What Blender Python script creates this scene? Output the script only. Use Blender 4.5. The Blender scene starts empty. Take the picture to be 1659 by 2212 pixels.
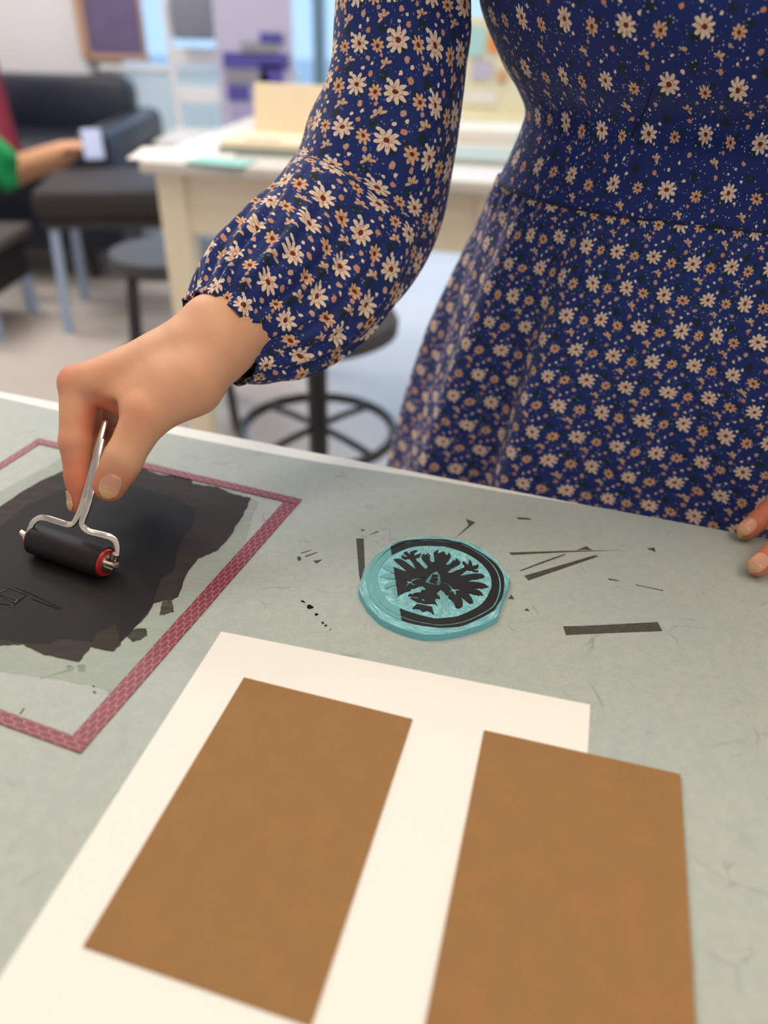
import bpy, bmesh, math, random
import numpy as np
from mathutils import Vector, Matrix
from mathutils.geometry import tessellate_polygon
random.seed(7); rng = np.random.default_rng(7)
S = bpy.context.scene; COL = S.collection
R = math.radians

# ------------------------------------------------------------------ camera
IMW, IMH, FPX = 1659, 2212, 1650.0
PITCH, ROLL = R(34.2), R(1.725)
T = 0.740                      # height of the work surface
CAMZ = T + 0.309
cam_data = bpy.data.cameras.new('camera'); cam = bpy.data.objects.new('camera', cam_data); COL.objects.link(cam)
S.camera = cam
cam_data.sensor_fit = 'VERTICAL'; cam_data.sensor_height = 36.0; cam_data.sensor_width = 27.0
cam_data.lens = FPX / IMH * 36.0
cam_data.clip_start = 0.02; cam_data.clip_end = 60
CM = Matrix.Rotation(math.pi/2 - PITCH, 4, 'X') @ Matrix.Rotation(ROLL, 4, 'Z')
cam.matrix_world = Matrix.Translation((0, 0, CAMZ)) @ CM
cam_data.dof.use_dof = True
cam_data.dof.focus_distance = 0.475
cam_data.dof.aperture_fstop = 3.4

# ------------------------------------------------------------------ world, lights, exposure
world = bpy.data.worlds.new('World'); S.world = world; world.use_nodes = True
bg = world.node_tree.nodes['Background']; bg.inputs[0].default_value = (0.46, 0.70, 1.0, 1); bg.inputs[1].default_value = 1.3
S.view_settings.view_transform = 'Standard'; S.view_settings.look = 'None'
S.view_settings.gamma = 1.0; S.view_settings.exposure = 0.0; S.view_settings.use_curve_mapping = False

def area(name, loc, target, sx, sy, power, color):
    d = bpy.data.lights.new(name, 'AREA'); d.shape = 'RECTANGLE'; d.size = sx; d.size_y = sy; d.energy = power; d.color = color
    o = bpy.data.objects.new(name, d); COL.objects.link(o); o.location = loc
    o.rotation_euler = (Vector(target) - Vector(loc)).to_track_quat('-Z', 'Y').to_euler()
    return o
WARM, NEUT = (1.0, 0.85, 0.64), (1.0, 0.92, 0.80)
for lx, ly, pw, cl in ((0.9, -0.6, 15, WARM), (-0.10, 0.70, 13, WARM), (1.2, 0.75, 14, WARM), (-1.0, 1.6, 22, NEUT), (-1.8, 3.0, 50, (0.98, 0.95, 0.93)), (1.3, 3.0, 9, NEUT)):  # warm overhead panels, plus unseen ones added to brighten the background
    area('ceiling_and_fill_light', (lx, ly, 2.86), (lx, ly, 0), 1.2, 0.6, pw, cl)
area('window_daylight', (0.5, 4.70, 1.45), (0.5, 0, 1.2), 4.6, 3.0, 130, (0.42, 0.69, 1.0))

# ------------------------------------------------------------------ a pixel to a point of the place
def ray(px, py):
    return CM.to_3x3() @ Vector(((px - IMW/2)/FPX, -(py - IMH/2)/FPX, -1.0))
def D(px, py, dep): return Vector((0, 0, CAMZ)) + ray(px, py)*dep
def PZ(px, py, z=T):
    d = ray(px, py); return Vector((0, 0, CAMZ)) + d*((z - CAMZ)/d.z)
def PY(px, py, y):
    d = ray(px, py); return Vector((0, 0, CAMZ)) + d*(y/d.y)

# ------------------------------------------------------------------ object helpers
def tag(o, label=None, cat=None, group=None, kind=None, category=None):
    for k, v in (('label', label), ('category', cat), ('group', group), ('kind', kind)):
        if v: o[k] = v
    return o
def empty(name, loc=(0, 0, 0), rz=0, **kw):
    o = bpy.data.objects.new(name, None); COL.objects.link(o); o.location = loc; o.rotation_euler = (0, 0, rz)
    o.empty_display_size = 0.05
    return tag(o, **kw)
def link(name, me, mat=None, parent=None, smooth=False, world=False, **kw):
    o = bpy.data.objects.new(name, me); COL.objects.link(o)
    if mat is not None:
        for m in (mat if isinstance(mat, (list, tuple)) else [mat]): me.materials.append(m)
    if smooth:
        me.polygons.foreach_set('use_smooth', [True]*len(me.polygons))
    if parent:
        o.parent = parent
        if world:
            bpy.context.view_layer.update()
            o.matrix_parent_inverse = parent.matrix_world.inverted()
    return tag(o, **kw)
def mesh(name, verts, faces):
    me = bpy.data.meshes.new(name); me.from_pydata([tuple(v) for v in verts], [], faces); me.update(); return me
class MB:
    """collects shapes and links them as one mesh"""
    def __init__(s): s.bm = bmesh.new()
    def _add(s, vs, M):
        if M is not None: bmesh.ops.transform(s.bm, matrix=M, verts=vs)
    def box(s, c, d, rz=0, bevel=0.0, M=None):
        r = bmesh.ops.create_cube(s.bm, size=1.0); vs = r['verts']
        bmesh.ops.scale(s.bm, vec=d, verts=vs)
        if bevel:
            es = list({e for v in vs for e in v.link_edges})
            rb = bmesh.ops.bevel(s.bm, geom=es, offset=bevel, segments=2, affect='EDGES', profile=0.5)
            vs = list({v for f in rb['faces'] for v in f.verts} | {v for v in vs if v.is_valid})
            seen = set(vs); st = list(vs)
            while st:
                v = st.pop()
                for e in v.link_edges:
                    w = e.other_vert(v)
                    if w not in seen: seen.add(w); st.append(w)
            vs = list(seen)
        s._add(vs, (M or Matrix.Identity(4)) @ Matrix.Translation(c) @ Matrix.Rotation(rz, 4, 'Z'))
        return s
    def cyl(s, a, b, r, r2=None, seg=20, cap=True):
        a, b = Vector(a), Vector(b); d = b - a
        rr = bmesh.ops.create_cone(s.bm, cap_ends=cap, segments=seg, radius1=r, radius2=r if r2 is None else r2, depth=d.length)
        bmesh.ops.transform(s.bm, matrix=Matrix.Translation((a+b)/2) @ d.to_track_quat('Z', 'Y').to_matrix().to_4x4(), verts=rr['verts'])
        return s
    def sph(s, c, r, sc=(1, 1, 1), seg=20):
        rr = bmesh.ops.create_uvsphere(s.bm, u_segments=seg, v_segments=seg//2, radius=r)
        bmesh.ops.transform(s.bm, matrix=Matrix.Translation(c) @ Matrix.Diagonal((*sc, 1)), verts=rr['verts'])
        return s
    def tube(s, pts, r, seg=12, flat=1.0, closed=False, smooth=4):
        pts = [Vector(p) for p in pts]
        if smooth: pts = catmull(pts, smooth, closed)
        n = len(pts); rings = []; prev = None
        for i, p in enumerate(pts):
            a = pts[(i-1) % n] if (closed or i > 0) else p; b = pts[(i+1) % n] if (closed or i < n-1) else p
            t = (b-a).normalized()
            if prev is None: u = t.orthogonal().normalized()
            else: u = (prev - t*prev.dot(t)).normalized()
            prev = u; v = t.cross(u); rad = r(i/(n-1)) if callable(r) else r
            rings.append([s.bm.verts.new(p + u*math.cos(2*math.pi*k/seg)*rad + v*math.sin(2*math.pi*k/seg)*rad*flat) for k in range(seg)])
        m = n if closed else n-1
        for i in range(m):
            A, B = rings[i], rings[(i+1) % n]
            for k in range(seg): s.bm.faces.new((A[k], A[(k+1) % seg], B[(k+1) % seg], B[k]))
        if not closed:
            s.bm.faces.new(rings[0][::-1]); s.bm.faces.new(rings[-1])
        return s
    def lathe(s, c, prof, seg=32):
        rings = []
        for r, z in prof: rings.append([s.bm.verts.new((c[0]+r*math.cos(2*math.pi*k/seg), c[1]+r*math.sin(2*math.pi*k/seg), c[2]+z)) for k in range(seg)])
        for A, B in zip(rings, rings[1:]):
            for k in range(seg): s.bm.faces.new((A[k], A[(k+1) % seg], B[(k+1) % seg], B[k]))
        s.bm.faces.new(rings[0][::-1]); s.bm.faces.new(rings[-1]); return s
    def prism(s, loops, z0, z1, smoothz=None):
        """loops of (x, y): the first is the outline, the others are holes"""
        loops = [[Vector((p[0], p[1], 0)) for p in l] for l in loops]
        tris = tessellate_polygon(loops); flat = [p for l in loops for p in l]
        top = [s.bm.verts.new((p.x, p.y, z1)) for p in flat]; bot = [s.bm.verts.new((p.x, p.y, z0)) for p in flat]
        for t in tris:
            try:
                f = s.bm.faces.new([top[i] for i in t]); f.normal_update()
                if f.normal.z < 0: f.normal_flip()
                s.bm.faces.new([bot[i] for i in t])
            except ValueError: pass
        k = 0
        for l in loops:
            n = len(l)
            for i in range(n):
                a, b = k+i, k+(i+1) % n
                try: s.bm.faces.new((bot[a], bot[b], top[b], top[a]))
                except ValueError: pass
            k += n
        return s
    def build(s, name, mat=None, parent=None, smooth=False, sharp=None, **kw):
        bmesh.ops.recalc_face_normals(s.bm, faces=s.bm.faces)
        me = bpy.data.meshes.new(name); s.bm.to_mesh(me); s.bm.free()
        o = link(name, me, mat, parent, smooth, **kw)
        if smooth:
            try: me.set_sharp_from_angle(angle=R(sharp or 40))
            except Exception: pass
        return o
def catmull(P, n, closed=False):
    out = []; m = len(P)
    for i in range(m if closed else m-1):
        p0 = P[(i-1) % m] if (closed or i > 0) else P[0]*2-P[1]; p1 = P[i]; p2 = P[(i+1) % m]
        p3 = P[(i+2) % m] if (closed or i < m-2) else P[-1]*2-P[-2]
        for k in range(n):
            t = k/n
            out.append(0.5*((2*p1) + (p2-p0)*t + (2*p0-5*p1+4*p2-p3)*t*t + (3*p1-p0-3*p2+p3)*t**3))
    if not closed: out.append(P[-1].copy())
    return out
def dup(o, parent=None):
    c = o.copy(); COL.objects.link(c); c.parent = parent
    for ch in list(o.children): dup(ch, c)
    return c

# ------------------------------------------------------------------ materials
def srgb(r, g, b):
    f = lambda c: (c/255/12.92) if c <= 10 else ((c/255+0.055)/1.055)**2.4
    return (f(r), f(g), f(b), 1)
class NT:
    def __init__(s, name):
        s.m = bpy.data.materials.new(name); s.m.use_nodes = True; s.t = s.m.node_tree; s.b = s.t.nodes['Principled BSDF']
    def n(s, typ, **kw):
        nd = s.t.nodes.new(typ)
        for k, v in kw.items(): setattr(nd, k, v)
        return nd
    def put(s, sock, v):
        if isinstance(v, bpy.types.NodeSocket): s.t.links.new(v, sock)
        elif v is not None: sock.default_value = v
    def math(s, op, a, b=None, c=None, clamp=False):
        nd = s.n('ShaderNodeMath', operation=op); nd.use_clamp = clamp
        s.put(nd.inputs[0], a); s.put(nd.inputs[1], b)
        if c is not None: s.put(nd.inputs[2], c)
        return nd.outputs[0]
    def vmath(s, op, a, b=None, out=0):
        nd = s.n('ShaderNodeVectorMath', operation=op); s.put(nd.inputs[0], a)
        if b is not None: s.put(nd.inputs[1], b)
        return nd.outputs[out]
    def mix(s, f, a, b):
        nd = s.n('ShaderNodeMix', data_type='RGBA'); s.put(nd.inputs[0], f); s.put(nd.inputs[6], a); s.put(nd.inputs[7], b); return nd.outputs[2]
    def noise(s, vec, scale, detail=3, rough=0.5, dist=0.0):
        nd = s.n('ShaderNodeTexNoise'); s.put(nd.inputs['Vector'], vec); nd.inputs['Scale'].default_value = scale
        nd.inputs['Detail'].default_value = detail; nd.inputs['Roughness'].default_value = rough; nd.inputs['Distortion'].default_value = dist
        return nd.outputs[0]
    def step(s, v, lo, hi, a=0.0, b=1.0):
        nd = s.n('ShaderNodeMapRange', interpolation_type='SMOOTHSTEP'); s.put(nd.inputs[0], v)
        nd.inputs[1].default_value = lo; nd.inputs[2].default_value = hi; nd.inputs[3].default_value = a; nd.inputs[4].default_value = b
        return nd.outputs[0]
    def coord(s, which='Object'): return s.n('ShaderNodeTexCoord').outputs[which]
    def sep(s, v):
        nd = s.n('ShaderNodeSeparateXYZ'); s.put(nd.inputs[0], v); return nd.outputs
    def comb(s, x, y, z=0.0):
        nd = s.n('ShaderNodeCombineXYZ'); s.put(nd.inputs[0], x); s.put(nd.inputs[1], y); s.put(nd.inputs[2], z); return nd.outputs[0]
    def bump(s, h, strength=0.3, dist=0.001):
        nd = s.n('ShaderNodeBump'); s.put(nd.inputs['Height'], h); nd.inputs['Strength'].default_value = strength; nd.inputs['Distance'].default_value = dist
        s.t.links.new(nd.outputs[0], s.b.inputs['Normal'])
    def base(s, c=None, rough=None, metal=None, spec=None):
        s.put(s.b.inputs['Base Color'], c); s.put(s.b.inputs['Roughness'], rough); s.put(s.b.inputs['Metallic'], metal)
        s.put(s.b.inputs['Specular IOR Level'], spec); return s
def plain(name, c, rough=0.6, metal=0.0, var=0.06, scale=30, bump=0.0, spec=None):
    """a base colour with a slight procedural variation"""
    t = NT(name); nz = t.noise(t.coord(), scale, 3)
    lo = tuple(max(0, x*(1-var)) for x in c[:3])+(1,); hi = tuple(min(1, x*(1+var)) for x in c[:3])+(1,)
    t.base(t.mix(nz, lo, hi), rough, metal, spec)
    if bump: t.bump(nz, bump, 0.002)
    return t.m

# work mat: grey green, fibrous, smudged with faint blue ink lines
t = NT('grey green vinyl mat'); p = t.coord()
fine = t.noise(p, 900, 2, 0.7); mid = t.noise(p, 160, 4, 0.6); big = t.noise(p, 9, 3, 0.55)
c = t.mix(fine, srgb(150, 159, 153), srgb(196, 200, 191))
c = t.mix(t.math('MULTIPLY', t.step(mid, 0.35, 0.7), 0.35), c, srgb(150, 165, 165))
c = t.mix(t.math('MULTIPLY', t.step(big, 0.4, 0.7), 0.22), c, srgb(160, 171, 180))
warp = t.vmath('ADD', p, t.vmath('MULTIPLY', t.n('ShaderNodeTexNoise').outputs[1], (0.0, 0.0, 0.0)))
nd = t.n('ShaderNodeTexNoise'); t.put(nd.inputs['Vector'], p); nd.inputs['Scale'].default_value = 30; nd.inputs['Detail'].default_value = 4
warp = t.vmath('ADD', p, t.vmath('MULTIPLY', nd.outputs[1], (0.030, 0.030, 0.0)))
vo = t.n('ShaderNodeTexVoronoi', feature='DISTANCE_TO_EDGE'); t.put(vo.inputs['Vector'], warp); vo.inputs['Scale'].default_value = 15
crack = t.math('MULTIPLY', t.step(vo.outputs[0], 0.0, 0.016, 1, 0), t.step(t.noise(p, 22, 2), 0.55, 0.70))
vo2 = t.n('ShaderNodeTexVoronoi', feature='DISTANCE_TO_EDGE'); t.put(vo2.inputs['Vector'], warp); vo2.inputs['Scale'].default_value = 41
crack2 = t.math('MULTIPLY', t.step(vo2.outputs[0], 0.0, 0.03, 1, 0), t.step(t.noise(p, 37, 2), 0.58, 0.72))
c = t.mix(t.math('MULTIPLY', t.math('MAXIMUM', crack, crack2), 0.42), c, srgb(88, 100, 115))
smud = t.math('MULTIPLY', t.step(t.noise(p, 34, 6, 0.75), 0.60, 0.74), 0.35)
c = t.mix(smud, c, srgb(120, 130, 150))
t.base(c, 0.55, 0, 0.35); t.bump(fine, 0.12, 0.0006); M_MAT = t.m

M_WHITE = plain('white laminate table', srgb(238, 236, 228), 0.5, var=0.02)
t = NT('white drawing paper'); f = t.noise(t.coord(), 700, 3); t.base(t.mix(f, srgb(236, 232, 226), srgb(242, 239, 234)), 0.85, 0, 0.2); t.bump(f, 0.05, 0.0004); M_PAPER = t.m
t = NT('brown kraft card'); p = t.coord(); f = t.noise(p, 420, 4, 0.75); g = t.noise(p, 60, 4, 0.6)
st = t.n('ShaderNodeMapping'); t.put(st.inputs[0], p); st.inputs['Scale'].default_value = (1.0, 6.0, 1); h = t.noise(st.outputs[0], 300, 3, 0.7)
c = t.mix(f, srgb(138, 102, 64), srgb(158, 117, 74)); c = t.mix(t.math('MULTIPLY', t.step(g, 0.35, 0.75), 0.35), c, srgb(164, 122, 80)); c = t.mix(t.math('MULTIPLY', t.step(h, 0.55, 0.8), 0.25), c, srgb(130, 94, 58))
t.base(c, 0.8, 0, 0.2); t.bump(f, 0.1, 0.0005); M_KRAFT = t.m

# maroon tape with a pale honeycomb
t = NT('maroon honeycomb tape'); x, y, _ = t.sep(t.coord('UV'))
px_ = t.math('MULTIPLY', x, 1/0.0078); py_ = t.math('MULTIPLY', y, 1/0.0052)     # long cells along the strip
P0 = t.comb(px_, py_)
def hexcell(off):
    q = t.vmath('ADD', P0, (off, off, 0)); q = t.vmath('SUBTRACT', t.vmath('FRACTION', q), (0.5, 0.5, 0)); return t.vmath('MULTIPLY', q, (1.0, 1.7320508, 0))
A = hexcell(0.0); B = hexcell(0.5)
da = t.vmath('DOT_PRODUCT', A, A, 1); db = t.vmath('DOT_PRODUCT', B, B, 1)
lt = t.math('LESS_THAN', da, db); mv = t.n('ShaderNodeMix', data_type='VECTOR'); t.put(mv.inputs[0], lt); t.put(mv.inputs[4], B); t.put(mv.inputs[5], A)
ab = t.vmath('ABSOLUTE', mv.outputs[1]); ax, ay, _ = t.sep(ab)
hd = t.math('MAXIMUM', ax, t.math('ADD', t.math('MULTIPLY', ax, 0.5), t.math('MULTIPLY', ay, 0.8660254)))
line = t.step(hd, 0.435, 0.465)
c = t.mix(t.noise(t.coord(), 90, 3), srgb(112, 34, 50), srgb(132, 46, 62)); c = t.mix(t.math('MULTIPLY', line, 0.75), c, srgb(190, 130, 132))
t.base(c, 0.45, 0, 0.4); M_TAPE = t.m

def inkmat(name, col, alpha_lo, alpha_hi, scale=60, rough=0.55, edge=None):
    t = NT(name); p = t.coord(); st = t.n('ShaderNodeMapping'); t.put(st.inputs[0], p); st.inputs['Scale'].default_value = (1, 3.5, 1); st.inputs['Rotation'].default_value = (0, 0, R(-35))
    a = t.noise(st.outputs[0], scale, 5, 0.7); t.base(col, rough, 0, 0.18)
    t.put(t.b.inputs['Alpha'], t.step(a, 0.3, 0.65, alpha_lo, alpha_hi)); t.bump(t.noise(p, 1500, 2, 0.7), 0.12, 0.0003); return t.m
M_INK = inkmat('black rolled ink', srgb(31, 28, 28), 0.96, 1.0, 30, 0.62)
M_INKTHIN = inkmat('thin rolled ink', srgb(60, 52, 48), 0.62, 0.90, 55, 0.6)
M_INKFAINT = inkmat('faint ink', srgb(70, 66, 58), 0.35, 0.7, 60, 0.7)
M_HAZE = inkmat('pale wiped haze', srgb(190, 200, 190), 0.15, 0.5, 25, 0.6)
M_STAIN = inkmat('grey brown ink mark', srgb(76, 75, 70), 0.62, 0.95, 300, 0.7)
M_DROP = plain('wet black ink', (0.006, 0.006, 0.006, 1), 0.15)
M_WETLINE = plain('raised wet ink', (0.02, 0.02, 0.02, 1), 0.12)

# lino block
t = NT('turquoise carving block'); p = t.coord(); LC = PZ(940, 1255, T+.004)
x, y, _ = t.sep(t.vmath('SUBTRACT', p, (LC.x, LC.y, 0))); r_l = t.math('SQRT', t.math('ADD', t.math('MULTIPLY', x, x), t.math('MULTIPLY', y, y))); a_l = t.math('ARCTAN2', y, x)
nd = t.n('ShaderNodeTexNoise'); t.put(nd.inputs['Vector'], p); nd.inputs['Scale'].default_value = 90; nd.inputs['Detail'].default_value = 2
wob_ = t.math('MULTIPLY', t.math('SUBTRACT', nd.outputs[0], 0.5), 2.2)
rad_s = t.noise(t.comb(t.math('MULTIPLY', t.math('ADD', a_l, t.math('MULTIPLY', wob_, .25)), 26), t.math('MULTIPLY', r_l, 150)), 1.6, 3, 0.65)
cir_s = t.noise(t.comb(t.math('MULTIPLY', a_l, 5), t.math('ADD', t.math('MULTIPLY', r_l, 1500), t.math('MULTIPLY', wob_, 1.5))), 1.0, 3, 0.6)
sel = t.step(r_l, 0.0335, 0.037); g1 = t.math('ADD', t.math('MULTIPLY', rad_s, t.math('SUBTRACT', 1.0, sel)), t.math('MULTIPLY', cir_s, sel)); g2 = t.noise(p, 1400, 3, 0.7)
c = t.mix(t.step(g1, 0.36, 0.60), srgb(104, 176, 188), srgb(160, 222, 228)); c = t.mix(t.math('MULTIPLY', t.step(g1, 0.58, 0.68), 0.7), c, srgb(214, 244, 242)); c = t.mix(t.math('MULTIPLY', t.step(g2, 0.55, 0.75), 0.3), c, srgb(178, 222, 214))
t.base(c, 0.5, 0, 0.4); t.bump(g1, 0.9, 0.0014); M_CARVE = t.m
t = NT('turquoise block side'); g = t.noise(t.coord(), 60, 3); t.base(t.mix(g, srgb(96, 172, 184), srgb(120, 194, 202)), 0.5); M_SIDE = t.m
t = NT('inked relief'); p = t.coord(); x, y, _ = t.sep(p)
edge = t.math('SUBTRACT', x, t.math('MULTIPLY', y, 0.02))
INK_A = PZ(843, 1180, T+0.0045); INK_B = PZ(870, 1360, T+0.0045)
nx, ny = (INK_B.y-INK_A.y), -(INK_B.x-INK_A.x); ln = math.hypot(nx, ny); nx, ny = -nx/ln, -ny/ln   # normal pointing right
sd = t.math('ADD', t.math('MULTIPLY', x, nx), t.math('ADD', t.math('MULTIPLY', y, ny), -(INK_A.x*nx + INK_A.y*ny)))
k = t.step(sd, -0.0002, 0.0002)
blk = t.mix(t.noise(p, 90, 3), srgb(22, 20, 20), srgb(40, 36, 34))
t.base(t.mix(k, srgb(108, 168, 172), blk), 0.6, 0, 0.3); t.bump(t.noise(p, 2500, 2), 0.15, 0.0002); M_RELIEF = t.m

t = NT('skin'); p = t.coord(); a = t.noise(p, 38, 3); b_ = t.noise(p, 14, 2)
c = t.mix(a, srgb(212, 156, 120), srgb(226, 174, 140)); c = t.mix(t.math('MULTIPLY', t.step(b_, 0.45, 0.7), 0.45), c, srgb(214, 144, 112))
for ctr, rad_, am_ in ((D(172, 1080, .481), .040, .85), (D(240, 1045, .471), .026, .55), (D(165, 960, .481), .030, .35), (D(145, 815, .487), .022, .5), (D(300, 905, .462), .018, .25), (PZ(1640, 1210, T+.008), .045, .8), (PZ(1620, 1130, T+.01), .04, .8), (D(236, 905, .484), .024, .9)):
    dd = t.vmath('DISTANCE', p, tuple(ctr), 1); c = t.mix(t.math('MULTIPLY', t.step(dd, rad_*.35, rad_, 1, 0), am_), c, srgb(206, 112, 84))
t.base(c, 0.5, 0, 0.35); t.b.inputs['Subsurface Weight'].default_value = 0.25; t.b.inputs['Subsurface Radius'].default_value = (1.0, 0.35, 0.18); t.b.inputs['Subsurface Scale'].default_value = 0.006
vo = t.n('ShaderNodeTexVoronoi'); t.put(vo.inputs['Vector'], p); vo.inputs['Scale'].default_value = 900; t.bump(vo.outputs[0], 0.08, 0.0004); M_SKIN = t.m
t = NT('fingertip skin'); t.base(srgb(222, 130, 100), 0.5); M_TIP = t.m
M_NAIL = plain('fingernail', srgb(218, 158, 132), 0.25, var=0.03); M_NAILTIP = plain('nail free edge', srgb(216, 170, 124), 0.35, var=0.03)
M_HAIR = plain('brown hair', srgb(60, 38, 26), 0.5, var=0.3, scale=200)

# chrome and so on
t = NT('chromed steel wire'); t.base(srgb(215, 205, 195), 0.22, 1.0); t.bump(t.noise(t.coord(), 500, 2), 0.05, 0.0002); M_CHROME = t.m
M_RUBBER = plain('inked black rubber roller', srgb(32, 28, 28), 0.5, var=0.2, scale=80, spec=.25)
M_RED = plain('red roller core', srgb(170, 24, 28), 0.4)
M_CREAM = plain('cream painted wood', srgb(250, 238, 212), 0.5, var=0.03)
M_TOPW = plain('white table top', srgb(216, 211, 205), 0.4, var=0.03)
M_BLACK = plain('black painted metal', srgb(38, 38, 40), 0.4, var=0.1)
M_SEATG = plain('dark grey seat', srgb(62, 62, 68), 0.55, var=0.1)
M_NAVY = plain('black navy leather', srgb(30, 36, 52), 0.4, var=0.15)
M_DARK = plain('black cloth', srgb(22, 20, 20), 0.8)
M_WALL = plain('white painted wall', srgb(232, 230, 228), 0.8, var=0.02, scale=4)
M_PURPLE = plain('purple print', srgb(88, 84, 170), 0.5)
M_GREYP = plain('grey print', srgb(150, 150, 165), 0.5)
M_LILAC = plain('lilac print', srgb(200, 196, 225), 0.5)
M_TEAL = plain('teal sheet', srgb(150, 205, 198), 0.6)
M_ORANGE = plain('orange card', srgb(240, 150, 80), 0.6)
M_FRAME = plain('window frame paint', srgb(110, 140, 155), 0.5)
M_TAN = plain('tan wood frame', srgb(190, 150, 120), 0.6)
M_MAUVE = plain('mauve print', srgb(110, 95, 130), 0.7, var=0.3, scale=12)
M_MAROON = plain('maroon cotton', srgb(125, 25, 50), 0.8)
M_GREEN = plain('green cloth', srgb(10, 150, 85), 0.8)
M_BLUEG = plain('pale blue metal', srgb(170, 190, 220), 0.35, 0.3)
M_GREYM = plain('grey cloth', srgb(140, 140, 150), 0.8)
t = NT('concrete floor'); p = t.coord(); a = t.noise(p, 2.2, 4, 0.6); b_ = t.noise(p, 40, 3)
c = t.mix(a, srgb(184, 172, 164), srgb(214, 204, 196)); c = t.mix(t.math('MULTIPLY', b_, 0.2), c, srgb(160, 150, 145)); t.base(c, 0.34, 0, 0.4); M_FLOOR = t.m
t = NT('white pegboard'); vo = t.n('ShaderNodeTexVoronoi', feature='F1'); vo.inputs['Randomness'].default_value = 0.0; vo.inputs['Scale'].default_value = 28; t.put(vo.inputs['Vector'], t.coord())
t.base(t.mix(t.step(vo.outputs[0], 0.12, 0.2), srgb(150, 150, 155), srgb(232, 230, 232)), 0.6); M_PEG = t.m
t = NT('window glass'); gl = t.n('ShaderNodeBsdfTransparent'); gs = t.n('ShaderNodeBsdfGlossy'); gs.inputs['Roughness'].default_value = 0.02
fr = t.n('ShaderNodeFresnel'); mx = t.n('ShaderNodeMixShader'); t.t.links.new(fr.outputs[0], mx.inputs[0]); t.t.links.new(gl.outputs[0], mx.inputs[1]); t.t.links.new(gs.outputs[0], mx.inputs[2])
t.t.links.new(mx.outputs[0], t.t.nodes['Material Output'].inputs[0]); M_GLASS = t.m
t = NT('pale translucent blind'); tr_ = t.n('ShaderNodeBsdfTranslucent'); tr_.inputs[0].default_value = srgb(250, 246, 240); df = t.n('ShaderNodeBsdfDiffuse'); df.inputs[0].default_value = srgb(225, 228, 235)
mx = t.n('ShaderNodeMixShader'); mx.inputs[0].default_value = .15; t.t.links.new(tr_.outputs[0], mx.inputs[1]); t.t.links.new(df.outputs[0], mx.inputs[2]); t.t.links.new(mx.outputs[0], t.t.nodes['Material Output'].inputs[0]); M_BLIND = t.m
M_PAVE = plain('pale pavement', srgb(200, 205, 210), 0.8)

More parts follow.
